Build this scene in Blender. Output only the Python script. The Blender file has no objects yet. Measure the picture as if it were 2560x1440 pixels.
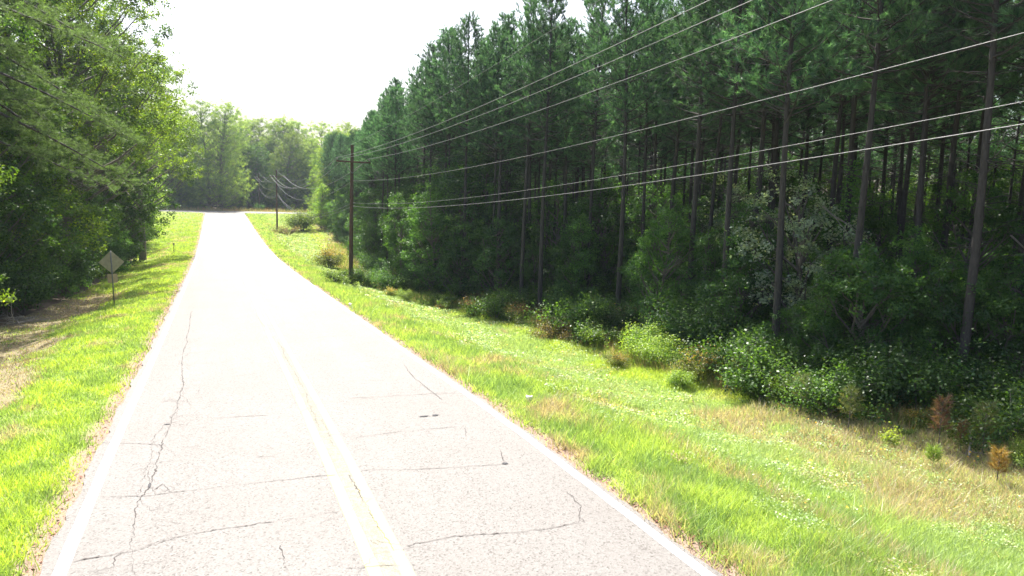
import bpy, math, random
import numpy as np
from mathutils import Vector, Matrix

sc = bpy.context.scene
R = math.radians
# ------------------------------------------------------------ camera
PITCH, ROLL, YAW, CAM = R(6.8), R(1.5), R(23.5), np.array([-2.0, 0.0, 4.85])
FPX = 1707.0                      # focal length in pixels of the 2560 px wide photograph
fwd = np.array([math.sin(YAW) * math.cos(PITCH), math.cos(YAW) * math.cos(PITCH), -math.sin(PITCH)])
_r = np.array([math.cos(YAW), -math.sin(YAW), 0.0])
_u = np.cross(_r, fwd)
cr = _r * math.cos(ROLL) + _u * math.sin(ROLL)
cu = _u * math.cos(ROLL) - _r * math.sin(ROLL)
cam_d = bpy.data.cameras.new("camera")
cam = bpy.data.objects.new("camera", cam_d)
sc.collection.objects.link(cam)
cam_d.sensor_width = 36.0
cam_d.lens = FPX / 2560 * 36.0
cam_d.clip_start = 0.1
cam_d.clip_end = 3000
m = Matrix(((cr[0], cu[0], -fwd[0], CAM[0]), (cr[1], cu[1], -fwd[1], CAM[1]), (cr[2], cu[2], -fwd[2], CAM[2]), (0, 0, 0, 1)))
cam.matrix_world = m
sc.camera = cam

# ------------------------------------------------------------ sky, sun, exposure
SUN_EL, SUN_AZ = R(58), R(7)      # azimuth: clockwise from the road direction (+Y)
w = bpy.data.worlds.new("World")
sc.world = w
w.use_nodes = True
nt = w.node_tree
bg = nt.nodes['Background']
sky = nt.nodes.new('ShaderNodeTexSky')
sky.sky_type = 'NISHITA'
sky.sun_disc = False
sky.sun_elevation = SUN_EL
sky.sun_rotation = SUN_AZ
sky.air_density = 1.0
sky.dust_density = 5.0
sky.ozone_density = 1.0
nt.links.new(sky.outputs[0], bg.inputs[0])
bg.inputs[1].default_value = 0.105
sl = bpy.data.lights.new("sun", 'SUN')
sl.energy = 5.0
sl.angle = R(0.6)
sl.color = (1.0, 0.96, 0.88)
so = bpy.data.objects.new("sun", sl)
sc.collection.objects.link(so)
sd = Vector((math.sin(SUN_AZ) * math.cos(SUN_EL), math.cos(SUN_AZ) * math.cos(SUN_EL), math.sin(SUN_EL)))
so.rotation_euler = sd.to_track_quat('Z', 'Y').to_euler()
so.location = (40, 60, 60)
sc.view_settings.view_transform = 'Standard'
sc.view_settings.look = 'None'
sc.view_settings.exposure = 1.55
sc.view_settings.gamma = 1.0
cy = sc.cycles
cy.max_bounces = 6
cy.diffuse_bounces = 3
cy.glossy_bounces = 2
cy.transmission_bounces = 4
cy.transparent_max_bounces = 4
cy.volume_bounces = 0
cy.use_denoising = True
cy.sample_clamp_indirect = 4.0

# ------------------------------------------------------------ helpers
C = bpy.data.collections.new("scene")
sc.collection.children.link(C)

def norm(v):
    v = np.asarray(v, float)
    return v / np.maximum(np.linalg.norm(v, axis=-1, keepdims=True), 1e-9)

class MB:
    """collects vertices and faces in numpy and builds one mesh"""
    def __init__(s):
        s.v = []; s.n = 0; s.f = []; s.c = []; s.mi = []
    def add(s, verts, faces, col, mi=0):
        verts = np.asarray(verts, np.float32).reshape(-1, 3)
        faces = np.asarray(faces, np.int64)
        col = np.asarray(col, np.float32)
        if col.ndim == 1:
            col = np.tile(col, (len(verts), 1))
        s.v.append(verts); s.f.append(faces + s.n); s.c.append(col)
        s.mi.append(np.full(len(faces), mi, np.int32)); s.n += len(verts)
    def mesh(s, name, mats, smooth=False):
        me = bpy.data.meshes.new(name)
        V = np.concatenate(s.v)
        me.vertices.add(len(V)); me.vertices.foreach_set('co', V.ravel())
        loops = np.concatenate([f.ravel() for f in s.f])
        cnt = np.concatenate([np.full(len(f), f.shape[1], np.int64) for f in s.f])
        st = np.concatenate([[0], np.cumsum(cnt)[:-1]])
        me.loops.add(len(loops)); me.loops.foreach_set('vertex_index', loops.astype(np.int32))
        me.polygons.add(len(cnt)); me.polygons.foreach_set('loop_start', st.astype(np.int32))
        try:
            me.polygons.foreach_set('loop_total', cnt.astype(np.int32))
        except Exception:
            pass
        me.polygons.foreach_set('material_index', np.concatenate(s.mi))
        if smooth:
            me.polygons.foreach_set('use_smooth', np.ones(len(cnt), bool))
        cc = np.concatenate(s.c)
        a = me.color_attributes.new('col', 'FLOAT_COLOR', 'POINT')
        a.data.foreach_set('color', np.concatenate([cc, np.ones((len(cc), 1), np.float32)], 1).astype(np.float32).ravel())
        for x in (mats if isinstance(mats, (list, tuple)) else [mats]):
            me.materials.append(x)
        me.update(calc_edges=True)
        return me

def obj(name, me, parent=None, loc=None, **props):
    o = bpy.data.objects.new(name, me)
    C.objects.link(o)
    if parent is not None: o.parent = parent
    if loc is not None: o.location = loc
    for k, v in props.items():
        if v is not None: o[k] = v
    return o

def tube(mb, path, radii, sides=6, col=(.5, .5, .5), mi=0, cap=True):
    P = np.asarray(path, float); k = len(P)
    r = np.broadcast_to(np.asarray(radii, float), (k,))
    T = norm(np.gradient(P, axis=0))
    ref = np.array([0.0, 0, 1]) if abs(T[:, 2]).mean() < .8 else np.array([1.0, 0, 0])
    A = norm(np.cross(T, ref)); B = np.cross(T, A)
    th = np.arange(sides) * 2 * math.pi / sides
    V = P[:, None] + r[:, None, None] * (np.cos(th)[None, :, None] * A[:, None] + np.sin(th)[None, :, None] * B[:, None])
    i, j = np.meshgrid(np.arange(k - 1), np.arange(sides), indexing='ij')
    j2 = (j + 1) % sides
    F = np.stack([i * sides + j, i * sides + j2, (i + 1) * sides + j2, (i + 1) * sides + j], -1).reshape(-1, 4)
    mb.add(V.reshape(-1, 3), F, col, mi)
    if cap:
        mb.add(V[-1], [list(range(sides))], col, mi)
        mb.add(V[0], [list(range(sides))[::-1]], col, mi)

def box(mb, c, h, rot=None, col=(.5, .5, .5), mi=0):
    s = np.array([[x, y, z] for x in (-1, 1) for y in (-1, 1) for z in (-1, 1)], float) * np.asarray(h)
    if rot is not None: s = s @ np.asarray(rot, float).T
    mb.add(s + np.asarray(c), [[0, 1, 3, 2], [4, 6, 7, 5], [0, 4, 5, 1], [2, 3, 7, 6], [0, 2, 6, 4], [1, 5, 7, 3]], col, mi)

def leaves(mb, c, nrm, size, rng, col, asp=.6, fold=.12, mi=0, axis=None):
    n = len(c)
    nrm = norm(nrm)
    a = rng.normal(size=(n, 3)) if axis is None else axis
    a = norm(a - (a * nrm).sum(1, keepdims=True) * nrm)
    b = np.cross(nrm, a)
    L = np.broadcast_to(size, (n,))[:, None] * .5
    W = L * asp
    V = np.stack([c - a * L, c + b * W + nrm * L * fold * 2, c + a * L, c - b * W + nrm * L * fold * 2], 1)
    F = np.arange(n * 4).reshape(n, 4)
    mb.add(V.reshape(-1, 3), F, np.repeat(col, 4, 0), mi)

def needles(mb, c, d, length, width, rng, col, mi=0):
    """thin triangles starting at c along d"""
    n = len(c)
    s = norm(np.cross(d, rng.normal(size=(n, 3))))
    Wd = np.broadcast_to(width, (n,))[:, None] * .5
    Ln = np.broadcast_to(length, (n,))[:, None]
    V = np.stack([c - s * Wd, c + s * Wd, c + d * Ln], 1)
    mb.add(V.reshape(-1, 3), np.arange(n * 3).reshape(n, 3), np.repeat(col, 3, 0), mi)

def tufts(mb, c, d, per, length, width, rng, base, var, spread=.75, mi=0, tuft_len=.12):
    n = len(c)
    cc = np.repeat(c, per, 0); dd = np.repeat(norm(d), per, 0)
    t = rng.random((n * per, 1))
    dirs = norm(dd + rng.normal(size=(n * per, 3)) * spread)
    tc = np.clip(base + var * rng.normal(size=(n, 1)), .004, 1)
    col = np.repeat(tc, per, 0) * (.8 + .4 * rng.random((n * per, 1)))
    needles(mb, cc + dd * t * tuft_len, dirs, length * (.7 + .5 * rng.random(n * per)), width, rng, col, mi)

def mixcol(rng, n, a, b, p=1.0, jit=.12):
    t = rng.random((n, 1)) ** p
    c = np.asarray(a) * (1 - t) + np.asarray(b) * t
    return np.clip(c * (1 + jit * rng.normal(size=(n, 1))), .002, 1)

# ------------------------------------------------------------ terrain functions
_px, _pz = zip(*[(-80, 0), (0, 0), (14, 0), (26, -.35), (45, -.8), (62, -1.2), (80, -1.38), (100, -1.1), (120, -.45), (143, .5), (165, 1.3), (185, 1.85), (200, 2.05), (215, 2.05), (260, 1.5), (600, 1.0)])
_gs = np.linspace(-80, 600, 2721)
_gz = np.interp(_gs, _px, _pz)
_kern = np.hanning(49); _kern /= _kern.sum()
_gz = np.convolve(np.pad(_gz, 24, mode='edge'), _kern, 'valid')
def prof(y): return np.interp(y, _gs, _gz)

def wob(x, y, f=1.0):
    return (np.sin(x * 1.7 * f + 1.3 * np.sin(y * .9 * f)) * np.cos(y * 1.3 * f + .7 * np.sin(x * 1.1 * f)) +
            .5 * np.sin(x * 3.9 * f + y * 2.7 * f + 2 * np.sin(y * 1.9 * f)))
def smooth(a, b, x):
    t = np.clip((x - a) / (b - a), 0, 1); return t * t * (3 - 2 * t)
_lat = np.random.default_rng(99).random((256, 256))
def vnoise(x, y, f, o=3):
    x = np.asarray(x, float); y = np.asarray(y, float); t = 0; a = 1.0; tot = 0
    for k in range(o):
        u = x * f + 17.3 * k + 1000; v = y * f - 9.1 * k + 1000
        i = np.floor(u).astype(int); j = np.floor(v).astype(int); p = u - i; q = v - j
        p = p * p * (3 - 2 * p); q = q * q * (3 - 2 * q)
        g = lambda a_, b_: _lat[a_ & 255, b_ & 255]
        t = t + a * (g(i, j) * (1 - p) * (1 - q) + g(i + 1, j) * p * (1 - q) + g(i, j + 1) * (1 - p) * q + g(i + 1, j + 1) * p * q)
        tot += a; a *= .55; f *= 2.1
    return t / tot
CROSS0, CROSS1 = 178.0, 187.0
def ground(x, y):
    x = np.asarray(x, float); y = np.asarray(y, float)
    base = prof(y)
    dr = np.maximum(x - 4.12, 0); dl = np.maximum(-x - 4.2, 0)
    far = smooth(95, 150, y) 
    r = -(.10 * smooth(0, 1.2, dr) + 1.05 * smooth(.8, 7.5, dr) * (1 - .65 * far))
    l = -(.08 * smooth(0, 1.5, dl) + .65 * smooth(1.6, 5.5, dl) * (1 - .6 * far)) + .15 * smooth(6, 10, dl)
    und = (.035 * wob(x, y) + .09 * wob(x, y, .23)) * smooth(.2, 2.5, dr + dl)
    cross = smooth(168, 176, y) * (1 - smooth(190, 197, y))
    z = base + (r + l + und) * (1 - cross * .9) + .012 * (smooth(.0, .35, dr + dl) - 1) * 3.0
    return z

def hit(px, py, lift=0.0):
    """world point where the photograph's pixel meets the ground"""
    d = fwd + cr * (px - 1280) / FPX - cu * (py - 720) / FPX
    t = np.linspace(4, 400, 8000)
    P = CAM[None] + t[:, None] * d[None]
    below = P[:, 2] < ground(P[:, 0], P[:, 1])
    i = int(np.argmax(below)) if below.any() else len(t) - 1
    p = P[i]
    return np.array([p[0], p[1], float(ground(p[0], p[1])) + lift])
def col_at(px, depth, py=620):
    """ground point in the column px at a depth along the view"""
    d = fwd + cr * (px - 1280) / FPX - cu * (py - 720) / FPX
    p = CAM + depth * d
    return np.array([p[0], p[1], float(ground(p[0], p[1]))])
def proj(P):
    d = np.asarray(P, float) - CAM
    z = d @ fwd
    return 1280 + FPX * (d @ cr) / z, 720 - FPX * (d @ cu) / z, z

# ------------------------------------------------------------ materials
def mat(name):
    mt = bpy.data.materials.new(name); mt.use_nodes = True
    nt = mt.node_tree; nt.nodes.clear()
    out = nt.nodes.new('ShaderNodeOutputMaterial')
    return mt, nt, out
def N(nt, t, **kw):
    n = nt.nodes.new(t)
    for k, v in kw.items(): setattr(n, k, v)
    return n
def mixrgb(nt, fac, a, b, mode='MIX'):
    n = N(nt, 'ShaderNodeMix', data_type='RGBA', blend_type=mode)
    for i, v in ((0, fac), (6, a), (7, b)):
        if isinstance(v, (int, float)): n.inputs[i].default_value = v
        elif isinstance(v, tuple): n.inputs[i].default_value = (*v, 1)
        else: nt.links.new(v, n.inputs[i])
    return n.outputs[2]
def noise(nt, scale, vec, detail=4, rough=.55, dist=0):
    n = N(nt, 'ShaderNodeTexNoise'); n.inputs['Scale'].default_value = scale
    n.inputs['Detail'].default_value = detail; n.inputs['Roughness'].default_value = rough
    n.inputs['Distortion'].default_value = dist
    nt.links.new(vec, n.inputs['Vector']); return n.outputs['Fac']
def ramp(nt, src, stops):
    n = N(nt, 'ShaderNodeValToRGB'); e = n.color_ramp.elements
    while len(e) < len(stops): e.new(.5)
    for el, (p, c) in zip(e, stops):
        el.position = p; el.color = (*c, 1) if isinstance(c, tuple) else (c, c, c, 1)
    nt.links.new(src, n.inputs[0]); return n.outputs[0]

def leaf_mat(name, trans=.42, gloss=.06, rough=.38, tboost=(1.25, 1.35, .6), vary=.35):
    mt, nt, out = mat(name)
    at = N(nt, 'ShaderNodeAttribute', attribute_name='col')
    oi = N(nt, 'ShaderNodeObjectInfo')
    mr = N(nt, 'ShaderNodeMapRange'); mr.inputs[3].default_value = 1 - vary; mr.inputs[4].default_value = 1 + vary
    nt.links.new(oi.outputs['Random'], mr.inputs[0])
    sc_ = N(nt, 'ShaderNodeVectorMath', operation='SCALE')
    nt.links.new(at.outputs['Color'], sc_.inputs[0]); nt.links.new(mr.outputs[0], sc_.inputs['Scale'])
    tb = N(nt, 'ShaderNodeVectorMath', operation='MULTIPLY')
    tb.inputs[1].default_value = tboost
    nt.links.new(sc_.outputs[0], tb.inputs[0])
    d = N(nt, 'ShaderNodeBsdfDiffuse'); t = N(nt, 'ShaderNodeBsdfTranslucent'); g = N(nt, 'ShaderNodeBsdfGlossy')
    g.inputs['Roughness'].default_value = rough; g.inputs['Color'].default_value = (1, 1, 1, 1)
    nt.links.new(sc_.outputs[0], d.inputs[0]); nt.links.new(tb.outputs[0], t.inputs[0])
    m1 = N(nt, 'ShaderNodeMixShader'); m1.inputs[0].default_value = trans
    nt.links.new(d.outputs[0], m1.inputs[1]); nt.links.new(t.outputs[0], m1.inputs[2])
    m2 = N(nt, 'ShaderNodeMixShader'); m2.inputs[0].default_value = gloss
    nt.links.new(m1.outputs[0], m2.inputs[1]); nt.links.new(g.outputs[0], m2.inputs[2])
    nt.links.new(m2.outputs[0], out.inputs[0])
    return mt
M = {}
M['leaf'] = leaf_mat('broad_leaf', .5, .022, .42, (1.5, 1.5, .5))
M['needle'] = leaf_mat('pine_needle', .42, .03, .45, (1.2, 1.25, .7))
M['grass'] = leaf_mat('grass_blade', .45, .04, .5, (1.2, 1.2, .6), vary=.0)

def bark_mat(name, a, b, sx=6, sz=1.2):
    mt, nt, out = mat(name)
    tc = N(nt, 'ShaderNodeTexCoord'); mp = N(nt, 'ShaderNodeMapping')
    mp.inputs['Scale'].default_value = (sx, sx, sz)
    nt.links.new(tc.outputs['Object'], mp.inputs[0])
    f = noise(nt, 3.0, mp.outputs[0], 5, .65, .6)
    f2 = noise(nt, .6, tc.outputs['Object'], 3)
    col = ramp(nt, f, [(.32, a), (.68, b)])
    col = mixrgb(nt, f2, col, tuple(x * .65 for x in b), 'MIX')
    p = N(nt, 'ShaderNodeBsdfPrincipled'); p.inputs['Roughness'].default_value = .9
    nt.links.new(col, p.inputs['Base Color'])
    bp = N(nt, 'ShaderNodeBump'); bp.inputs['Strength'].default_value = .8; bp.inputs['Distance'].default_value = .03
    nt.links.new(f, bp.inputs['Height']); nt.links.new(bp.outputs[0], p.inputs['Normal'])
    nt.links.new(p.outputs[0], out.inputs[0])
    return mt
M['pinebark'] = bark_mat('pine_bark', (.014, .012, .012), (.085, .073, .070))
M['bark'] = bark_mat('grey_bark', (.06, .05, .04), (.20, .175, .15))
M['deadwood'] = bark_mat('dead_wood', (.20, .17, .14), (.42, .38, .33))
M['polewood'] = bark_mat('creosote_pole_wood', (.045, .026, .017), (.15, .085, .055), 14, .5)

def simple(name, col, rough=.6, metal=0.0, nscale=0, namt=.3):
    mt, nt, out = mat(name)
    p = N(nt, 'ShaderNodeBsdfPrincipled'); p.inputs['Roughness'].default_value = rough; p.inputs['Metallic'].default_value = metal
    tc = N(nt, 'ShaderNodeTexCoord')
    f = noise(nt, nscale or 8, tc.outputs['Object'], 5)
    c = ramp(nt, f, [(.3, tuple(x * (1 - namt) for x in col)), (.7, tuple(min(1, x * (1 + namt * .5)) for x in col))])
    nt.links.new(c, p.inputs['Base Color']); nt.links.new(p.outputs[0], out.inputs[0])
    return mt
M['wire'] = simple('weathered_aluminium_wire', (.17, .17, .18), .55, .2)
M['cable'] = simple('black_sheathed_cable', (.10, .10, .10), .35, 0.0)
M['porcelain'] = simple('porcelain', (.30, .28, .27), .2)
M['signback'] = simple('weathered_bare_aluminium', (.34, .30, .205), .7, .0, 6, .22)
M['galv'] = simple('galvanised_post', (.22, .22, .21), .6, .5)
M['plate'] = simple('brown_weathered_plate', (.46, .34, .22), .6, .1, 6, .2)
M['litter'] = simple('white_paper', (.8, .8, .78), .8)
M['flower'] = simple('flower_petal', (.75, .42, .02), .7)
M['crack'] = simple('tar_and_dirt_in_crack', (.07, .06, .057), .95)
M['patch'] = simple('worn_dark_patch', (.05, .05, .055), .95, 0, 20, .5)
M['chips'] = simple('red_brown_bark_chips', (.20, .09, .06), .9)

# asphalt
mt, nt, out = mat('weathered_asphalt'); M['asphalt'] = mt
tc = N(nt, 'ShaderNodeTexCoord'); O = tc.outputs['Object']
agg = N(nt, 'ShaderNodeTexVoronoi'); agg.inputs['Scale'].default_value = 38
nt.links.new(O, agg.inputs['Vector'])
c = ramp(nt, agg.outputs['Color'], [(.0, (.045, .039, .036)), (.3, (.137, .131, .126)), (1., (.189, .183, .177))])
f1 = noise(nt, 60, O, 3, .7)
c = mixrgb(nt, ramp(nt, f1, [(.52, 0.), (.72, .75)]), c, (.075, .06, .052))
mp = N(nt, 'ShaderNodeMapping'); mp.inputs['Scale'].default_value = (1.1, .06, 1); nt.links.new(O, mp.inputs[0])
f2 = noise(nt, 1.0, mp.outputs[0], 4)
c = mixrgb(nt, ramp(nt, f2, [(.35, 0.), (.75, .35)]), c, (.18, .172, .167))
f3 = noise(nt, .35, O, 5, .6)
c = mixrgb(nt, ramp(nt, f3, [(.45, 0.), (.8, .3)]), c, (.12, .105, .095))
# fine hairline map cracking
wv = N(nt, 'ShaderNodeVectorMath', operation='ADD'); nz = N(nt, 'ShaderNodeTexNoise'); nz.inputs['Scale'].default_value = 2.5; nz.inputs['Detail'].default_value = 6
nt.links.new(O, nz.inputs['Vector']); nt.links.new(O, wv.inputs[0]); nt.links.new(nz.outputs['Color'], wv.inputs[1])
vc = N(nt, 'ShaderNodeTexVoronoi', feature='DISTANCE_TO_EDGE'); vc.inputs['Scale'].default_value = 1.1
nt.links.new(wv.outputs[0], vc.inputs['Vector'])
ck = ramp(nt, vc.outputs['Distance'], [(.0, 1.), (.014, 0.)])
mk = noise(nt, .5, O, 3)
mkk = N(nt, 'ShaderNodeMath', operation='MULTIPLY'); nt.links.new(ck, mkk.inputs[0]); nt.links.new(ramp(nt, mk, [(.5, 0.), (.7, .45)]), mkk.inputs[1])
c = mixrgb(nt, mkk.outputs[0], c, (.06, .05, .045))
p = N(nt, 'ShaderNodeBsdfPrincipled'); p.inputs['Roughness'].default_value = .7; p.inputs['Specular IOR Level'].default_value = .25
nt.links.new(c, p.inputs['Base Color'])
bp = N(nt, 'ShaderNodeBump'); bp.inputs['Strength'].default_value = .5; bp.inputs['Distance'].default_value = .006
nt.links.new(agg.outputs['Distance'], bp.inputs['Height']); nt.links.new(bp.outputs[0], p.inputs['Normal'])
nt.links.new(p.outputs[0], out.inputs[0])

def paint(name, col, wear, under=(.17, .155, .13)):
    mt, nt, out = mat(name)
    tc = N(nt, 'ShaderNodeTexCoord'); O = tc.outputs['Object']
    f = noise(nt, 9, O, 6, .75)
    f2 = noise(nt, 45, O, 3, .7)
    ad = N(nt, 'ShaderNodeMath', operation='ADD'); nt.links.new(f, ad.inputs[0]); nt.links.new(f2, ad.inputs[1])
    k = ramp(nt, ad.outputs[0], [(wear, 0.), (wear + .14, 1.)])
    c = mixrgb(nt, k, col, under)
    p = N(nt, 'ShaderNodeBsdfPrincipled'); p.inputs['Roughness'].default_value = .55
    nt.links.new(c, p.inputs['Base Color']); nt.links.new(p.outputs[0], out.inputs[0])
    return mt
M['white'] = paint('worn_white_road_paint', (.6, .6, .59), 1.12)
M['yellow'] = paint('faded_yellow_road_paint', (.55, .45, .09), 1.07)

# soil with thatch and moss, colours by real patches
mt, nt, out = mat('verge_soil'); M['soil'] = mt
tc = N(nt, 'ShaderNodeTexCoord'); O = tc.outputs['Object']
f = noise(nt, .55, O, 7, .65, .4); g = noise(nt, 14, O, 5, .7)
c = N(nt, 'ShaderNodeAttribute', attribute_name='col').outputs['Color']
c = mixrgb(nt, ramp(nt, f, [(.45, 0.), (.7, .35)]), c, (.22, .17, .10))
c = mixrgb(nt, ramp(nt, g, [(.35, .55), (.7, 0.)]), c, (.10, .11, .03))
sep = N(nt, 'ShaderNodeSeparateXYZ'); nt.links.new(O, sep.inputs[0])
ab = N(nt, 'ShaderNodeMath', operation='ABSOLUTE'); nt.links.new(sep.outputs[0], ab.inputs[0])
nn = noise(nt, 2.2, O, 5, .7); ad = N(nt, 'ShaderNodeMath', operation='MULTIPLY_ADD'); nt.links.new(nn, ad.inputs[0]); ad.inputs[1].default_value = -1.3; nt.links.new(ab.outputs[0], ad.inputs[2])
edge = N(nt, 'ShaderNodeMapRange'); edge.inputs[1].default_value = 3.72; edge.inputs[2].default_value = 4.05; edge.inputs[3].default_value = 1; edge.inputs[4].default_value = 0
nt.links.new(ad.outputs[0], edge.inputs[0])
gr = noise(nt, 40, O, 4, .8)
dirt = ramp(nt, gr, [(.35, (.14, .09, .065)), (.65, (.34, .26, .21))])
c = mixrgb(nt, edge.outputs[0], c, dirt)
p = N(nt, 'ShaderNodeBsdfPrincipled'); p.inputs['Roughness'].default_value = .95; p.inputs['Specular IOR Level'].default_value = .1
nt.links.new(c, p.inputs['Base Color'])
bp = N(nt, 'ShaderNodeBump'); bp.inputs['Strength'].default_value = .7; bp.inputs['Distance'].default_value = .05
nt.links.new(g, bp.inputs['Height']); nt.links.new(bp.outputs[0], p.inputs['Normal'])
nt.links.new(p.outputs[0], out.inputs[0])
# forest floor
mt, nt, out = mat('forest_litter'); M['floor'] = mt
tc = N(nt, 'ShaderNodeTexCoord'); O = tc.outputs['Object']
c = ramp(nt, noise(nt, 9, O, 6, .7), [(.3, (.05, .035, .022)), (.6, (.11, .075, .045)), (.8, (.06, .085, .03))])
p = N(nt, 'ShaderNodeBsdfPrincipled'); p.inputs['Roughness'].default_value = .95
nt.links.new(c, p.inputs['Base Color']); nt.links.new(p.outputs[0], out.inputs[0])

# forest edge on the right (x of the first trunks) as a function of y
def redge(y):
    return np.interp(y, [-20, 5, 12, 19, 27, 36, 44, 52, 70, 90, 110, 150, 170, 600], [22, 21.5, 19.5, 17.2, 17.0, 16.5, 14.5, 12.2, 12.8, 15.2, 17.5, 19, 21, 21])
def ledge(y):
    return np.interp(y, [-20, 30, 45, 60, 90, 120, 150, 165, 176, 600], [-12.5, -12.5, -11.0, -10.8, -10.6, -11.5, -15, -21, -30, -30])

def bare(x, y):
    """0..1: thin straw and soil instead of green grass (real patches of the verge)"""
    x = np.asarray(x, float); y = np.asarray(y, float)
    n1 = vnoise(x, y, .45, 4); n2 = vnoise(x + 50, y, 1.3, 3)
    dl = -x - 4.22; dr = x - 4.15; wr = redge(y) - 4.15
    left = smooth(.52, .70, n1 * .55 + n2 * .25 + .30 * smooth(2.2, 5.2, dl) * smooth(75, 45, y))
    left = np.maximum(left, smooth(1.15, .75, np.hypot((x + 8.3) / 1.7, (y - 21.5) / 4.6) + .5 * (n2 - .5)))
    left = np.maximum(left, smooth(1.15, .75, np.hypot((x + 9.6) / 1.0, (y - 32) / 11.0) + .9 * (n2 - .5)) * .5)
    lim = np.where(y < 16, .42, .78)
    right = smooth(lim - .06, lim + .12, dr / wr + .5 * (n1 - .5) + .3 * (n2 - .5)) * .9
    right = np.maximum(right, smooth(.66, .78, n1 * .7 + n2 * .3))
    right = np.maximum(right, .6 * smooth(1.1, .6, np.abs(dr - 3.1 - .05 * (14 - y)) / .55 + 1.1 * (n2 - .35)) * smooth(15, 12, y))
    return np.where(x < 0, left, right)
# ------------------------------------------------------------ ground and road
xs = np.unique(np.concatenate([np.linspace(-30, 30, 201), -30 - np.geomspace(1, 870, 28), 30 + np.geomspace(1, 870, 28)]))
ys = np.unique(np.concatenate([np.linspace(-60, 0, 31), np.linspace(0, 60, 181), np.linspace(60, 220, 161), 220 + np.geomspace(2, 1200, 30)]))
X, Y = np.meshgrid(xs, ys)
Z = ground(X, Y)
road_u = (np.abs(X) < 3.95) & (Y < CROSS1)
Z = np.where(road_u, Z - .06, Z)
Z = np.where((Y > CROSS0 + .5) & (Y < CROSS1 - .5) & (np.abs(X) < 120), Z - .06, Z)
nx, ny = len(xs), len(ys)
i, j = np.meshgrid(np.arange(ny - 1), np.arange(nx - 1), indexing='ij')
F = np.stack([i * nx + j, i * nx + j + 1, (i + 1) * nx + j + 1, (i + 1) * nx + j], -1).reshape(-1, 4)
fx = (X[:-1, :-1] + X[1:, 1:]).ravel() / 2; fy = (Y[:-1, :-1] + Y[1:, 1:]).ravel() / 2
wood = (fx > redge(fy) - .6) | (fx < ledge(fy) + .2) | (fy > 205)
mb = MB()
bq = bare(X, Y).ravel()[:, None]; vq = vnoise(X, Y, 3., 3).ravel()[:, None]
gcol = np.array([.24, .32, .09]) * (1 - bq) + np.array([.27, .215, .15]) * bq
mb.add(np.stack([X, Y, Z], -1), F, gcol * (.7 + .6 * vq))
mb.mi = [wood.astype(np.int32)]
obj('ground', mb.mesh('ground', [M['soil'], M['floor']], True), kind='structure', label='grassy roadside ground running under the woods')

rng = np.random.default_rng(3)
def ribbon(name, x0, x1, y0, y1, mtl, lift, dy=.5, jit=0.0, label=None, gaps=None, kind='structure'):
    yy = np.arange(y0, y1 + dy * .5, dy); n = len(yy)
    cols = max(2, int(abs(x1 - x0) / .8) + 1)
    xx = np.linspace(x0, x1, cols)
    XX, YY = np.meshgrid(xx, yy)
    if jit:
        XX[:, 0] -= jit * (rng.random(n) + .8 * wob(yy, yy * 0, 1.1)); XX[:, -1] += jit * (rng.random(n) + .8 * wob(yy, yy * 0 + 3, 1.1))
    ZZ = prof(YY) + lift
    i, j = np.meshgrid(np.arange(n - 1), np.arange(cols - 1), indexing='ij')
    F = np.stack([i * cols + j, i * cols + j + 1, (i + 1) * cols + j + 1, (i + 1) * cols + j], -1).reshape(-1, 4)
    mb = MB(); mb.add(np.stack([XX, YY, ZZ], -1), F, (.5, .5, .5))
    return obj(name, mb.mesh(name, mtl), kind=kind, label=label)
ribbon('road', -4.17, 4.10, -40, CROSS0 + 4, M['asphalt'], .006, .2, .045, 'bleached cracked two-lane asphalt road rising to a crest')
# crossing road at the crest with flared corners
mb = MB()
xx = np.linspace(-120, 120, 241)
lo = CROSS0 + 0 * xx - 7 * np.clip(1 - (np.abs(xx) - 4.0) / 8, 0, 1) ** 2 * (np.abs(xx) >= 0)
lo = np.where(np.abs(xx) < 4.0, CROSS0 - 7, lo)
tt = np.linspace(0, 1, 9)
XX = np.repeat(xx[:, None], 9, 1); YY = lo[:, None] * (1 - tt) + CROSS1 * tt
ZZ = prof(YY) + .012
i, j = np.meshgrid(np.arange(240), np.arange(8), indexing='ij')
F = np.stack([i * 9 + j, (i + 1) * 9 + j, (i + 1) * 9 + j + 1, i * 9 + j + 1], -1).reshape(-1, 4)
mb.add(np.stack([XX, YY, ZZ], -1), F, (.5, .5, .5))
obj('crossing_road', mb.mesh('crossing_road', M['asphalt']), kind='structure', label='pale road meeting the two-lane road at the crest')
for nm, x0, x1, mtl in (('edge_line', -4.03, -3.87, 'white'), ('edge_line', 3.87, 4.03, 'white'), ('centre_line', -.27, -.10, 'yellow'), ('centre_line', .13, .30, 'yellow')):
    ribbon(nm, x0, x1, -40, 168, M[mtl], .011, .25, .006, 'worn painted line on the road')

M['seam'] = paint('olive_dirt_between_lines', (.075, .068, .04), .99, (.115, .108, .085))
ribbon('centre_seam', -.085, .115, -40, 60, M['seam'], .0095, .25, .02, 'olive brown worn strip between the yellow lines')
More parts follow.
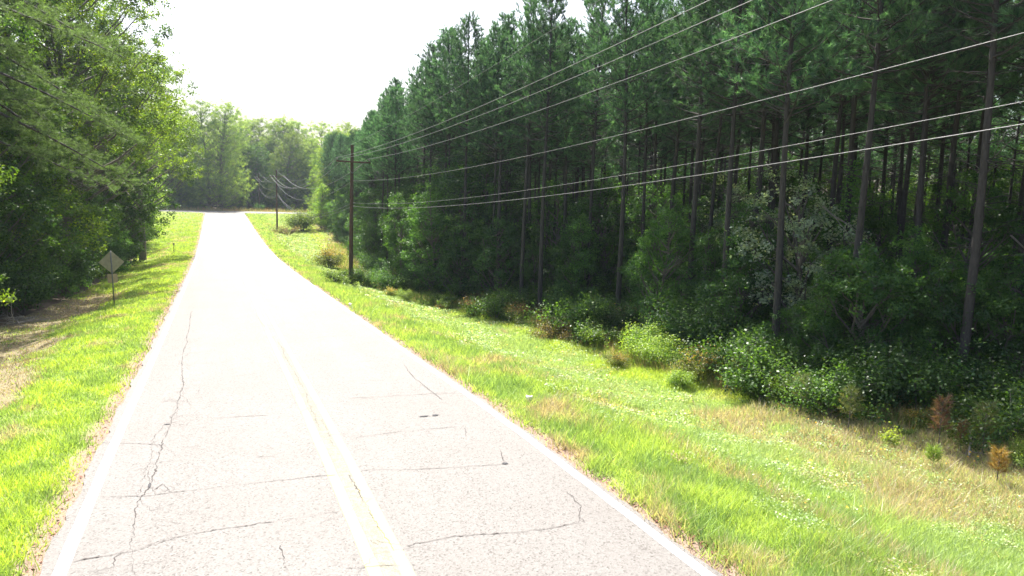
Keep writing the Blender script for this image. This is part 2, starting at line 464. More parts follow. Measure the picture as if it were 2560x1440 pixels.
# cracks: jagged dark ribbons following the ones in the pavement
def crack(pts, w0=.012, w1=.03, seed=0, px=True, amp=.035):
    rg = np.random.default_rng(seed)
    P = np.array([hit(*q)[:2] for q in pts]) if px else np.array(pts, float)
    seg = []
    for a, b in zip(P[:-1], P[1:]):
        n = max(2, int(np.linalg.norm(b - a) / .045))
        seg.append(a + (b - a) * np.linspace(0, 1, n, endpoint=False)[:, None])
    Q = np.concatenate(seg + [P[-1:]]); n = len(Q)
    nz = rg.normal(size=(n, 2)); nz = np.cumsum(nz, 0) * .35 + nz * .35
    nz -= np.linspace(0, 1, n)[:, None] * nz[-1] 
    Q = Q + nz * amp * .5
    T = norm(np.gradient(Q, axis=0)); S = np.stack([-T[:, 1], T[:, 0]], 1)
    env = .25 + 1.3 * np.clip(vnoise(Q[:, 0] + seed, Q[:, 1], 2.2, 2) * 2 - .55, 0, 1)
    wd = ((w0 + (w1 - w0) * rg.random(n) ** 3) * env)[:, None] * .27
    wd[0] = wd[-1] = .001
    A = Q + S * wd; B = Q - S * wd
    V = np.concatenate([np.stack([A, B], 1).reshape(-1, 2)], 0)
    z = prof(V[:, 1]) + .0155
    k = np.arange(n - 1) * 2
    cm.add(np.concatenate([V, z[:, None]], 1), np.stack([k, k + 1, k + 3, k + 2], 1), (.05, .05, .05))
cm = MB()
CR = [
 [(250, 1250), (380, 1246), (640, 1215), (840, 1196)], [(905, 1184), (1040, 1181), (1270, 1166)],
 [(180, 1412), (340, 1385), (480, 1345), (700, 1310), (850, 1288)], [(1010, 1372), (1130, 1352), (1290, 1338), (1450, 1318)],
 [(420, 1064), (520, 1052), (700, 1042)], [(890, 1100), (1000, 1085), (1160, 1070)],
 [(455, 916), (560, 910)], [(870, 1000), (1100, 988), (1240, 990)], [(850, 960), (960, 955)],
 [(870, 1430), (1000, 1425)], [(225, 1110), (420, 1120)], [(640, 1150), (690, 1148)],
]
for k, c_ in enumerate(CR): crack(c_, .012, .036, k)
LC = [[(480, 780), (470, 850), (452, 915), (437, 1000), (424, 1064), (412, 1110), (400, 1180), (385, 1235), (370, 1260), (356, 1310), (338, 1380), (332, 1440)],
      [(1010, 915), (1050, 960), (1105, 1005)], [(1165, 1070), (1160, 1100)], [(1250, 1130), (1262, 1168)], [(1415, 1235), (1450, 1275), (1445, 1318)],
      [(700, 1372), (712, 1410), (722, 1440)], [(640, 790), (700, 880), (760, 990), (800, 1080)], [(870, 1195), (925, 1280), (985, 1385)]]
for k, c_ in enumerate(LC): crack(c_, .014, .05 if k == 0 else .026, 50 + k, amp=.04)
for k, c_ in enumerate([[(412, 1064), (385, 1090), (370, 1150), (350, 1240)], [(385, 1235), (410, 1215), (440, 1245)], [(330, 1385), (290, 1400), (285, 1430)],
                        [(400, 1180), (380, 1200), (392, 1212)], [(424, 1064), (410, 1070)], [(660, 1222), (672, 1240), (668, 1260)]]):
    crack(c_, .006, .022, 90 + k, amp=.05)
rg = np.random.default_rng(8)
for k in range(26):       # further cracks up the road
    y0 = 20 + k * 5.2 + rg.random() * 3; side = rg.choice([-1, 1]); xa = side * (.4 + rg.random()); xb = side * (3 + rg.random())
    crack([(xa, y0), ((xa + xb) / 2, y0 + rg.normal() * .25), (xb, y0 + rg.normal() * .5)], .01, .03, 200 + k, px=False)
for k in range(150):       # small branch cracks beside the seams
    b = rg.choice([-2.9, -2.9, 3.0, 0.0]); y0 = rg.uniform(7, 30) if b < -1 else rg.uniform(7, 40)
    crack([(b + rg.normal() * .15, y0), (b + rg.normal() * .35, y0 + rg.normal() * .35), (b + rg.normal() * .5, y0 + rg.normal() * .7)], .004, .013, 300 + k, px=False, amp=.05)
obj('pavement_cracks', cm.mesh('pavement_cracks', M['crack']), kind='structure', label='dark cracks across the bleached asphalt')
pm = MB()
for (cx, cy_, rx, ry, sd_) in ((1088, 1044, .09, .03, 1), (1060, 1047, .16, .018, 6), (1262, 1167, .07, .02, 2), (374, 1222, .03, .05, 3), (418, 1066, .06, .015, 4)):
    h = hit(cx, cy_); a = np.arange(18) / 18 * 2 * math.pi; q = np.random.default_rng(sd_).uniform(.6, 1.1, 18)
    V = np.stack([h[0] + np.cos(a) * rx * q, h[1] + np.sin(a) * ry * q * 2.4], 1)
    pm.add(np.concatenate([V, (prof(V[:, 1]) + .0185)[:, None]], 1), [list(range(18))], (.1, .1, .1))
obj('road_patch', pm.mesh('road_patch', M['patch']), kind='structure', label='small dark worn patches in the right lane and seams')

# ------------------------------------------------------------ grass and ground cover (stuff)
def scatter(n, xa, xb, y0, y1, rng, pw=1.6):
    """points denser near the camera"""
    u = rng.random(n); y = ((y0 ** (1 - pw)) * (1 - u) + (y1 ** (1 - pw)) * u) ** (1 / (1 - pw))
    t = rng.random(n); a = xa(y); b = xb(y)
    return a + (b - a) * t, y
def inview(x, y, m=90):
    d = np.stack([x - CAM[0], y - CAM[1], ground(x, y) - CAM[2]], 1); z = d @ fwd
    px = 1280 + FPX * (d @ cr) / np.maximum(z, .1); py = 720 - FPX * (d @ cu) / np.maximum(z, .1)
    return (z > 3) & (px > -m) & (px < 2560 + m) & (py < 1440 + 2 * m)
def patch(x, y, f=.35, ph=0.0):
    return .5 + (vnoise(np.asarray(x) + ph * 7, np.asarray(y) - ph * 3, f * 1.6, 4) - .5) * 1.9

rng = np.random.default_rng(11)
def blades(mb, x, y, h, wd, col, lean=.45, rng=rng):
    n = len(x); z = ground(x, y) - .01
    a = rng.random(n) * 2 * math.pi
    s = np.stack([np.cos(a), np.sin(a), 0 * a], 1) * (wd * .5)[:, None]
    b = np.stack([x, y, z], 1)
    ln = rng.normal(size=(n, 2)) * lean
    tip = b + np.stack([ln[:, 0] * h, ln[:, 1] * h, h], 1)
    V = np.stack([b - s, b + s, tip], 1)
    mb.add(V.reshape(-1, 3), np.arange(n * 3).reshape(n, 3), np.repeat(col, 3, 0))

def colors(x, y, rng, green, lime, straw, ph):
    n = len(x); p1 = patch(x, y, .4, ph) + .10 * rng.normal(size=n); p2 = patch(x, y, .9, ph + 5) + .15 * rng.normal(size=n)
    c = np.asarray(green)[None] * (1 - smooth(.3, .7, p2))[:, None] + np.asarray(lime)[None] * smooth(.3, .7, p2)[:, None]
    k = smooth(.68, .95, p1)[:, None]
    c = c * (1 - k) + np.asarray(straw)[None] * k
    return c * (1 + .16 * rng.normal(size=(n, 1))).clip(.5, 1.6), p1

GREEN, LIME, STRAW = (.25, .37, .10), (.41, .53, .085), (.44, .37, .26)
# verge by the diamond sign
mb = MB()
x, y = scatter(300000, lambda y: np.minimum(ledge(y) + .3, -9.5 + 0 * y), lambda y: -4.2 + 0 * y, 5, 175, rng, 1.5)
k = inview(x, y); x, y = x[k], y[k]
c, p1 = colors(x, y, rng, GREEN, LIME, STRAW, 2.0)
dd = -x - 4.22
br = bare(x, y); tk = rng.random(len(x)) < br * .8
c = np.where(tk[:, None], np.array([.36, .29, .20]) * (.7 + .5 * rng.random((len(x), 1))), c)
keep = rng.random(len(x)) < (1 - .62 * br) * (.12 + .88 * smooth(.05, .5, dd + .6 * (vnoise(x, y, 1.5) - .5)))
x, y, c, br, dd = x[keep], y[keep], c[keep], br[keep], dd[keep]
h = (.05 + .15 * rng.random(len(x))) * (.5 + .9 * patch(x, y, .7, 1)).clip(.35, 1.6) * (1 - .5 * br)
blades(mb, x, y, h, .008 + .0010 * y, c)
obj('grass', mb.mesh('grass', M['grass']), kind='stuff', label='yellow green mown grass with dry patches across from the pine stand')
# verge below the pines
mb = MB()
x, y = scatter(420000, lambda y: 4.12 + 0 * y, lambda y: redge(y) - .5, 5, 175, rng, 1.5)
k = inview(x, y); x, y = x[k], y[k]
c, p1 = colors(x, y, rng, (.25, .37, .12), (.40, .52, .13), (.48, .40, .28), 7.0)
zq = (x - 4.15) / (redge(y) - 4.15) + .16 * (vnoise(x, y, .6, 3) - .5)
pale = smooth(.22, .34, zq) * (1 - smooth(.56, .66, zq)); lime = smooth(.58, .66, zq) * (1 - smooth(.74, .86, zq))
c = c * (1 - .7 * pale[:, None]) + np.array([.37, .48, .22]) * .7 * pale[:, None]
c = c * (1 - .7 * lime[:, None]) + np.array([.46, .56, .09]) * .7 * lime[:, None]
dd = x - 4.15
dry = bare(x, y); tk = rng.random(len(x)) < dry * .85
c = np.where(tk[:, None], np.array([.49, .42, .29]) * (.7 + .5 * rng.random((len(x), 1))), c)
keep = rng.random(len(x)) < (.1 + .9 * smooth(.05, .45, dd + .6 * (vnoise(x, y, 1.5) - .5))) * (1 - .35 * dry)
x, y, c, dd, dry = x[keep], y[keep], c[keep], dd[keep], dry[keep]
h = (.07 + .2 * rng.random(len(x))) * (.5 + .9 * patch(x, y, .6, 4)).clip(.35, 1.6) * (1 + .5 * dry) * np.where(dd < 3, 1.15, .9)
blades(mb, x, y, h, .009 + .0011 * y, c, .5)
obj('grass', mb.mesh('grass', M['grass']), kind='stuff', label='bright green grass growing along the right side of the road')
# low broad-leaved weeds in the verge below the pines
mb = MB()
x, y = scatter(200000, lambda y: 6.4 + 0 * y, lambda y: redge(y) + .5, 5, 120, rng, 1.6)
k = inview(x, y); x, y = x[k], y[k]
pk = patch(x, y, .5, 3); k = rng.random(len(x)) < smooth(.3, .65, pk) * (1 - .8 * bare(x, y)); x, y = x[k], y[k]
n = len(x)
hh = .04 + .22 * rng.random(n) * patch(x, y, .8, 8).clip(.1, 1.2)
c, _ = colors(x, y, rng, (.26, .38, .15), (.38, .48, .18), (.40, .33, .2), 12.)
nr = rng.normal(size=(n, 3)) * .55 + np.array([0, 0, 1.])
leaves(mb, np.stack([x, y, ground(x, y) + hh], 1), nr, (.03 + .0022 * y) * (.7 + .6 * rng.random(n)), rng, c, .6)
obj('ground_cover', mb.mesh('ground_cover', M['grass']), kind='stuff', label='pale green low weeds spreading over the verge below the pines')
# tall rank grass by the forest edge
mb = MB()
x, y = scatter(95000, lambda y: redge(y) - 3.6, lambda y: redge(y) + 1.5, 7, 110, rng, 1.3)
k = inview(x, y) & (patch(x, y, .6, 21) > .36); x, y = x[k], y[k]; n = len(x)
c, _ = colors(x, y, rng, (.16, .28, .05), (.30, .36, .08), (.50, .38, .26), 31.)
kk = rng.random((n, 1)) < .4; c = np.where(kk, np.array([.48, .36, .24]) * (.7 + .5 * rng.random((n, 1))), c)
blades(mb, x, y, .25 + .5 * rng.random(n) ** 1.5, .008 + .0010 * y, c, .35)
obj('tall_grass', mb.mesh('tall_grass', M['grass']), kind='stuff', label='rank straw coloured grass in front of the forest edge')
mb = MB(); n = 9000; x = rng.uniform(-75, 30, n); y = rng.uniform(187.6, 193, n)
kk = rng.random((n, 1)); c = np.where(kk < .35, np.array([.38, .20, .12]), np.where(kk < .75, np.array([.42, .34, .22]), np.array([.22, .30, .10]))) * (.7 + .5 * rng.random((n, 1)))
blades(mb, x, y, .4 + 1.0 * rng.random(n) ** 2 * (.3 + vnoise(x, y, .3)), .07 + 0 * x, c, .3)
obj('tall_grass', mb.mesh('tall_grass', M['grass']), kind='stuff', label='tan and rusty weeds fringing the far side of the crossing road')
# yellow flowers
mb = MB()
x, y = scatter(700, lambda y: 6.5 + 0 * y, lambda y: redge(y) - 2, 8, 60, rng, 1.4)
k = (patch(x, y, .8, 14) > .62) | (rng.random(len(x)) < .12); x, y = x[k], y[k]; n = len(x)
leaves(mb, np.stack([x, y, ground(x, y) + .16 + .12 * rng.random(n)], 1), rng.normal(size=(n, 3)) * .4 + [0, 0, 1], .035 + .0012 * y, rng, mixcol(rng, n, (.6, .3, .01), (.8, .6, .03)), 1.)
obj('wildflowers', mb.mesh('wildflowers', M['flower']), kind='stuff', label='small orange yellow wildflowers dotted over the verge below the pines')
# bark chips and gravel along the pavement edges
mb = MB()
n = 2600; sd_ = np.where(rng.random(n) < .5, -1, 1); y = rng.uniform(5, 60, n) ; x = sd_ * (4.24 + np.abs(rng.normal(size=n)) * .16)
leaves(mb, np.stack([x, y, ground(x, y) + .012], 1), rng.normal(size=(n, 3)) * .3 + [0, 0, 1], .03 + .06 * rng.random(n) ** 2, rng, mixcol(rng, n, (.2, .1, .07), (.3, .2, .15)), .5)
h = hit(1735, 1380); n = 90
x = h[0] + .25 + rng.normal(size=n) * .12; y = h[1] + rng.normal(size=n) * .45
leaves(mb, np.stack([x, y, ground(x, y) + .03 + .04 * rng.random(n)], 1), rng.normal(size=(n, 3)) * .5 + [0, 0, 1], .10, rng, mixcol(rng, n, (.2, .1, .07), (.3, .2, .15)), .3)
obj('edge_debris', mb.mesh('edge_debris', M['chips']), kind='stuff', label='reddish bark chips and gravel along the pavement edges')

# ------------------------------------------------------------ plant prototypes
COUNT = {}
def trunk_path(H, rng, bend=.25, n=12, lean=0.0):
    z = np.linspace(0, H, n); t = z / H
    a, b = rng.random(2) * 6.28
    x = bend * np.sin(t * 3 + a) * t + lean * t; y = bend * np.sin(t * 2.6 + b) * t
    x -= x[0]; y -= y[0]
    z[0] = -.35
    return np.stack([x, y, z], 1)

def pine_proto(seed, H=20., zc=11.0, Lmax=3.0, nb=74, base=(.08, .175, .085), dead=70, r0=.168, per=20, raw=False):
    rng = np.random.default_rng(seed)
    tp = trunk_path(H, rng, .30, 16)
    tm = MB(); t = np.linspace(0, 1, 16)
    tube(tm, tp, r0 * (1 - .78 * t) * (1 + .25 * np.exp(-t * 40)), 8)
    cmn = MB(); dm = tm
    def at(z): return np.array([np.interp(z, tp[:, 2], tp[:, 0]), np.interp(z, tp[:, 2], tp[:, 1]), z])
    C_, D_ = [], []
    for k in range(nb):
        q = (k + rng.random()) / nb; z = zc + (H - .4 - zc) * q ** .95
        az = k * 2.4 + rng.normal() * .4
        L = Lmax * (1 - q) ** .7 * (.55 + .6 * rng.random()) + .45
        if q < .15: L *= .8
        el = R(8 + 45 * q + rng.normal() * 9)
        d = np.array([math.cos(az) * math.cos(el), math.sin(az) * math.cos(el), math.sin(el)])
        s = np.linspace(0, 1, 5)[:, None]
        pth = at(z) + d * L * s + np.array([0, 0, 1.]) * L * .22 * s ** 2
        tube(tm, pth, np.linspace(.035 * (1.2 - q), .008, 5), 4, cap=False)
        ns = int(3 + L * 3.2)
        for j in range(ns):
            u = .35 + .65 * (j + rng.random()) / ns
            p0 = at(z) + d * L * u + np.array([0, 0, L * .22 * u * u])
            dv = norm(d * .8 + rng.normal(size=3) * .7 + [0, 0, .35]); l2 = (.25 + .5 * rng.random()) * (1.25 - u * .6)
            p1 = p0 + dv * l2
            tube(cmn, np.stack([p0, (p0 + p1) / 2 + [0, 0, -.02], p1]), [.009, .006, .004], 3, (.12, .085, .06), 1, False)
            for g in np.linspace(.35, 1, 3):
                C_.append(p0 + dv * l2 * g); D_.append(norm(dv + rng.normal(size=3) * .35 + [0, 0, .55]))
        C_.append(pth[-1]); D_.append(d + [0, 0, .6])
    for z in np.arange(H - 1.2, H + .3, .16):
        C_.append(at(min(z, H))); D_.append(np.array([rng.normal() * .4, rng.normal() * .4, 1.]))
    C_ = np.array(C_); D_ = np.array(D_)
    tufts(cmn, C_, D_, per, .22, .024 * (20 / per) ** .5, rng, np.array([base]), np.array([[.034, .06, .024]]), .45, tuft_len=.20)
    for k in range(dead):
        z = 2.5 + (zc + .5) * rng.random() ** .6; az = rng.random() * 6.28; L = .3 + 2.1 * rng.random() * (z / zc)
        d = np.array([math.cos(az), math.sin(az), rng.uniform(-.25, .45)])
        p0 = at(z); s = np.linspace(0, 1, 4)[:, None]
        pth = p0 + d * L * s + rng.normal(size=(4, 3)) * .05 * s
        tube(dm, pth, [.018, .013, .009, .004], 4, cap=False)
        if rng.random() < .6:
            p1 = pth[2]; tube(dm, np.stack([p1, p1 + norm(d + rng.normal(size=3) * .6) * L * .5]), [.008, .003], 3, cap=False)
    if raw: return tm, cmn
    return [('trunk', tm.mesh('pine_trunk', M['pinebark'], True)), ('crown', cmn.mesh('pine_crown', [M['needle'], M['bark']]))]

def broad_proto(seed, H=15., cb=2.0, Rr=4., nclump=60, nleaf=34000, ls=.15, dark=(.03, .09, .025), light=(.10, .20, .03), r0=.2, shape='oval', clump=1.25, flat=.6, bright=.15):
    rng = np.random.default_rng(seed)
    tp = trunk_path(H * .92, rng, .05 * H, 10); tm = MB()
    tube(tm, tp, r0 * (1 - .85 * np.linspace(0, 1, 10)) * (1 + .3 * np.exp(-np.linspace(0, 1, 10) * 30)), 8)
    def at(z): return np.array([np.interp(z, tp[:, 2], tp[:, 0]), np.interp(z, tp[:, 2], tp[:, 1]), z])
    cl = []
    for k in range(nclump):
        q = (k + .5) / nclump; z = cb + (H - cb) * q
        if shape == 'oval': pr = math.sin(math.pi * min(1, max(0, (.18 + .8 * q)))) ** .6
        elif shape == 'cone': pr = (1 - q) ** .75 + .12
        else: pr = math.sqrt(max(0, 1 - q ** 2.4)) * .95 + .08
        a = k * 2.39996 + rng.normal() * .5
        rr = Rr * pr * (.35 + .68 * rng.random() ** .45)
        c = at(min(z, H * .92)) * [1, 1, 0] + [math.cos(a) * rr, math.sin(a) * rr, z + rng.normal() * .3]
        sz = clump * (.6 + .7 * rng.random()) * (.65 + .35 * pr)
        cl.append((c, sz))
        z0 = max(.25 * cb + .3, z - rr * .75 - rng.random()); p0 = at(min(z0, H * .85)); s = np.linspace(0, 1, 5)[:, None]
        pth = p0 + (c - p0) * s + np.array([0, 0, 1.]) * (-.12 * rr) * np.sin(s * math.pi) + rng.normal(size=(5, 3)) * .08 * s
        tube(tm, pth, np.linspace(.045 + .012 * rr, .012, 5), 4, cap=False)
        for g in range(3):
            e = c + rng.normal(size=3) * sz * [.6, .6, .35]
            tube(tm, np.stack([pth[3], (pth[3] + e) / 2 + [0, 0, .06], e]), [.014, .009, .004], 3, cap=False)
    wts = np.array([s ** 2 for _, s in cl]); wts /= wts.sum()
    cnt = rng.multinomial(nleaf, wts)
    P_, N_, K_ = [], [], []
    for (c, sz), m_ in zip(cl, cnt):
        ns = max(3, m_ // 48)           # sprays of leaves inside the clump
        sd_ = norm(rng.normal(size=(ns, 3)) + [0, 0, .25]); rad = sz * 1.12 * (rng.random((ns, 1)) ** .35)
        sp = c + sd_ * rad * [1, 1, .85]
        idx = rng.integers(0, ns, m_)
        off = rng.normal(size=(m_, 3)) * [.20, .20, .15] * (ls / .16)
        P_.append(sp[idx] + off); N_.append(norm(sd_[idx] * .6 + rng.normal(size=(m_, 3)) * .6 + [0, 0, .55]))
        tone = (rng.random(ns) * .8 + rng.random() * .4)[idx]
        K_.append(np.clip(tone, 0, 1.2) / 1.2)
    P_ = np.concatenate(P_); N_ = np.concatenate(N_); K_ = np.concatenate(K_)[:, None]
    K_ = K_ ** 1.2
    col = np.asarray(dark) * (1 - K_) + np.asarray(light) * K_
    yl = rng.random((len(P_), 1)) < bright * .2
    col = np.where(yl, col * [1.7, 1.45, 1.], col) * (1 + .15 * rng.normal(size=(len(P_), 1))).clip(.5, 1.5)
    ok = P_[:, 2] > .05
    cmn = MB(); leaves(cmn, P_[ok], N_[ok], ls * (.6 + .7 * rng.random(ok.sum())), rng, col[ok], .62)
    return [('trunk', tm.mesh('tree_trunk', M['bark'], True)), ('crown', cmn.mesh('tree_crown', M['leaf']))]

def shrub_proto(seed, H=1.4, Rr=1.3, nleaf=4600, ls=.085, dark=(.028, .075, .024), light=(.12, .22, .045), stems=9, tipc=None):
    rng = np.random.default_rng(seed); sm = MB(); P_, N_, K_ = [], [], []
    for k in range(stems):
        a = k * 2.4 + rng.normal() * .3; rr = Rr * (.25 + .75 * rng.random()); h = H * (.5 + .5 * rng.random()) * (1 - .35 * rr / Rr)
        s = np.linspace(0, 1, 5)[:, None]
        e = np.array([math.cos(a) * rr, math.sin(a) * rr, h])
        pth = e * s + np.array([0, 0, .25 * h]) * np.sin(s * math.pi) - [0, 0, .1] * (1 - s)
        tube(sm, pth, [.022, .018, .013, .009, .004], 4, cap=False)
        m_ = nleaf // stems; u = .25 + .85 * rng.random(m_) ** .8
        base = np.stack([np.interp(u, s[:, 0], pth[:, i_]) for i_ in range(3)], 1)
        ns = 26; sp = rng.normal(size=(ns, 3)) * [.30, .30, .22] * (H * .55); idx = rng.integers(0, ns, m_)
        p = base + sp[idx] * u[:, None] + rng.normal(size=(m_, 3)) * .07 * H
        P_.append(p); N_.append(norm(rng.normal(size=(m_, 3)) * .55 + [0, 0, .8] + sp[idx])); K_.append(rng.random(ns)[idx])
        for g in range(4):
            i_ = rng.integers(0, m_); tube(sm, np.stack([pth[2], p[i_]]), [.008, .003], 3, cap=False)
    P_ = np.concatenate(P_); N_ = np.concatenate(N_); K_ = np.concatenate(K_)[:, None]
    col = np.asarray(dark) * (1 - K_) + np.asarray(light) * K_
    if tipc is not None:
        t = (P_[:, 2:3] > H * .62) & (K_ > .35); col = np.where(t, np.asarray(tipc) * (.6 + .6 * rng.random((len(P_), 1))), col)
    col = col * (1 + .15 * rng.normal(size=(len(P_), 1))).clip(.5, 1.5)
    ok = P_[:, 2] > .03
    lm = MB(); leaves(lm, P_[ok], N_[ok], ls * (.6 + .7 * rng.random(ok.sum())), rng, col[ok], .6)
    return [('stem', sm.mesh('shrub_stem', M['bark'])), ('foliage', lm.mesh('shrub_foliage', M['leaf']))]

def vine_proto(seed, H=7.):
    rng = np.random.default_rng(seed); vm = MB(); n = 2600
    z = H * rng.random(n) ** .9; a = z * 1.3 + rng.normal(size=n) * 1.3; rr = .2 + np.abs(rng.normal(size=n)) * (.22 + .14 * np.sin(z * 2.1))
    P_ = np.stack([np.cos(a) * rr, np.sin(a) * rr, z], 1)
    leaves(vm, P_, norm(P_ * [1, 1, 0] + rng.normal(size=(n, 3)) * .4 + [0, 0, .5]), .12 * (.6 + .6 * rng.random(n)), rng, mixcol(rng, n, (.04, .12, .03), (.10, .22, .04)), .75)
    s = np.linspace(0, H, 20); tube(vm, np.stack([.17 * np.cos(s * 1.3), .17 * np.sin(s * 1.3), s], 1), .012, 4, (.1, .08, .06), 1)
    return ('climbing_vine', vm.mesh('climbing_vine', [M['leaf'], M['bark']]))

def place(name, parts, loc, label, cat, group=None, rz=0., s=1., sz=None, tilt=(0, 0), extra=()):
    e = bpy.data.objects.new(name, None); C.objects.link(e)
    e.empty_display_size = .3
    e.location = tuple(loc); e.rotation_euler = (tilt[0], tilt[1], rz); e.scale = (s, s, sz or s)
    e['label'] = label; e['category'] = cat
    if group: e['group'] = group
    for nm, me in list(parts) + list(extra):
        o = bpy.data.objects.new(nm, me); C.objects.link(o); o.parent = e
    return e

rnd = random.Random(5)
PN = [pine_proto(100 + k, 20 + .4 * k, 10.2 + .5 * k, 2.9 + .2 * (k % 3)) for k in range(6)]
PB = [pine_proto(150 + k, 20 + .4 * k, 10.6 + .5 * k, 2.9, r0=.135) for k in range(4)]
VN = [vine_proto(1, 7.), vine_proto(2, 5.), vine_proto(3, 9.)]
SAP = [broad_proto(200, 7., .5, 1.9, 46, 13000, .13, (.03, .085, .028), (.12, .25, .06), .06, 'cone', .62, .45),
       broad_proto(201, 5.2, .3, 1.7, 36, 10000, .12, (.028, .08, .028), (.11, .23, .06), .05, 'oval', .6, .45),
       broad_proto(202, 9., 1.2, 2.2, 50, 15000, .13, (.025, .075, .025), (.10, .21, .05), .08, 'oval', .75, .4)]
SHR = [shrub_proto(300), shrub_proto(301, .95, 1.4, 4000, .075, (.035, .085, .025), (.17, .25, .05)),
       shrub_proto(302, 2.1, 1.3, 6000, .09, (.025, .075, .025), (.10, .20, .045)),
       shrub_proto(303, .8, 1.3, 3000, .06, (.09, .08, .035), (.22, .17, .08), 10),
       shrub_proto(304, 1.35, 1.0, 3400, .08, (.04, .08, .02), (.16, .21, .04), 8, (.30, .19, .10))]

def sideword(y):
    return 'close to the camera' if y < 22 else 'abreast of the sign' if y < 40 else 'near the leaning brown pole' if y < 60 else 'beyond the pole' if y < 110 else 'near the crest'

# ------------------------------------------------------------ the pine stand on the right
used = []
FRONT = [  # px, py, depth, proto, vine, label
 (1957, 620, 26, 0, None, 'thick straight pine trunk in the front row right of the white-flecked bush'),
 (1727, 600, 32, 1, None, 'tall bare pine trunk left of the pale silvery bush in the stand'),
 (1547, 700, 37, 2, None, 'slender pine with long bare trunk reaching the weeds at mid verge'),
 (1355, 600, 41, 3, None, 'straight pine trunk, right one of a close pair behind the weeds'),
 (1306, 600, 43, 4, None, 'straight pine trunk, left one of a close pair behind the weeds'),
 (1162, 600, 48, 5, None, 'thick grey pine trunk at left end of the clearly seen trunk row'),
 (1410, 600, 44, 1, 0, 'pine trunk wrapped in green vine behind the mid verge weeds'),
 (1258, 600, 50, 2, None, 'thin dark pine trunk behind the close pair of trunks'),
 (1215, 600, 52, 0, 1, 'thin pine trunk with leafy vine round its foot'),
 (1112, 600, 54, 3, None, 'narrow dark pine trunk among tall saplings right of the pole'),
 (1075, 600, 55, 4, None, 'narrow pine trunk nearest the pole that shows above the saplings'),
 (2086, 520, 30, 3, 0, 'pine trunk with vine leaves climbing it right of the thick trunk'),
 (2135, 450, 28, 5, 2, 'leaning pine trunk overgrown by tall vines at the near end of the stand'),
 (2262, 500, 30, 0, None, 'bare pine trunk between two vine covered trunks at right'),
 (2345, 560, 33, 1, 2, 'pine trunk thickly hung with vines near the dead slanting limb'),
 (2440, 400, 29, 2, None, 'dark pine trunk second from the near end of the pine stand'),
 (2546, 640, 25, 4, None, 'rightmost pine trunk, cut by the frame edge'),
 (1640, 500, 42, 5, None, 'thin pine trunk half hidden behind the vine draped saplings'),
 (1835, 500, 40, 4, None, 'thin dark pine trunk behind the pale silvery bush'),
 (1480, 600, 46, 0, 0, 'thin pine trunk with vine between two bare trunks at mid verge'),
]
for k, (px, py, dp, pi, vn, lab) in enumerate(FRONT):
    p = col_at(px, dp, py); used.append(p[:2])
    place('pine_tree', PN[pi], p, lab, 'pine tree', 'pines of the stand beside the pine stand', rnd.uniform(0, 6.28), rnd.uniform(.87, .92) * (1.03 if dp < 42 else 1),
          tilt=(R(rnd.uniform(-.6, .6)), R(rnd.uniform(-.8, .8))), extra=[VN[vn]] if vn is not None else [])
def raw_parts(mb_):
    out_, n0 = [], 0
    for v_, f_, c_ in zip(mb_.v, mb_.f, mb_.c):
        out_.append((v_, f_, c_, n0)); n0 += len(v_)
    return out_
PLOW = [tuple(raw_parts(q) for q in pine_proto(170 + k, 20.5, 10.5, 2.9, nb=36, dead=22, r0=.135, per=9, raw=True)) for k in range(2)]
STAND = MB()
npine = 0
for j in range(0, 66):
    y = -2 + j * 2.75
    depth_rows = 12 if y < 62 else 9 if y < 100 else 4
    own_rows = 6 if y < 62 else 4 if y < 100 else 2
    for r_ in range(depth_rows):
        yy = y + rnd.uniform(-1.0, 1.0); xx = float(redge(yy)) + 1.2 + r_ * 2.95 + rnd.uniform(-.7, .7)
        if yy > 150: continue
        if any((xx - u[0]) ** 2 + (yy - u[1]) ** 2 < 1.9 ** 2 for u in used): continue
        gx, gy, gz = proj((xx, yy, 8.0))
        if gz < 5 or gx < 0 or gx > 2560 + 4000 / gz * 10: continue
        if r_ == 0 and 20 < yy < 60 and rnd.random() < .12: continue
        if r_ >= own_rows:
            a_ = rnd.uniform(0, 6.28); k_ = rnd.uniform(.84, .92); q_ = PLOW[rnd.randrange(2)]
            Rm = np.array([[math.cos(a_), -math.sin(a_), 0], [math.sin(a_), math.cos(a_), 0], [0, 0, 1]]) * k_
            for src, mi_ in ((q_[0], 0), (q_[1], 1)):
                for v_, f_, c_, n0 in src: STAND.add(v_ @ Rm.T + [xx, yy, float(ground(xx, yy))], f_ - n0, c_, mi_)
            continue
        npine += 1
        if r_ == 0: lab = {0: 'tall pine in the shaded front row close to the camera', 1: 'tall pine in the shaded front row abreast of the far verge', 2: 'tall pine at the stand edge near the first brown utility pole', 3: 'tall pine at the stand edge beyond the first utility pole', 4: 'tall pine at the stand edge towards the crest'}[0 if yy < 22 else 1 if yy < 44 else 2 if yy < 62 else 3 if yy < 115 else 4]
        elif yy < 62: lab = ['slim dark pine trunk just behind the front row of the stand', 'slim dark pine trunk deep in the gloom of the stand'][r_ > 3]
        else: lab = 'pine crown rising behind the stand edge beyond the utility pole'
        place('pine_tree', (PN if rnd.random() < .35 else PB)[rnd.randrange(4)], (xx, yy, float(ground(xx, yy))), lab, 'pine tree', 'pines of the stand beside the pine stand', rnd.uniform(0, 6.28),
              rnd.uniform(.82, .92) * (1.10 if yy < 32 else 1.07 if yy < 52 else 1 if yy < 70 else .96), tilt=(R(rnd.uniform(-1.2, 1.2)), R(rnd.uniform(-1.2, 1.2))), extra=[rnd.choice(VN)] if rnd.random() < .22 and yy < 70 else [])

obj('pine_wood', STAND.mesh('pine_wood', [M['pinebark'], M['needle']]), kind='stuff', label='inner mass of the pine stand, trunks merging in the gloom')
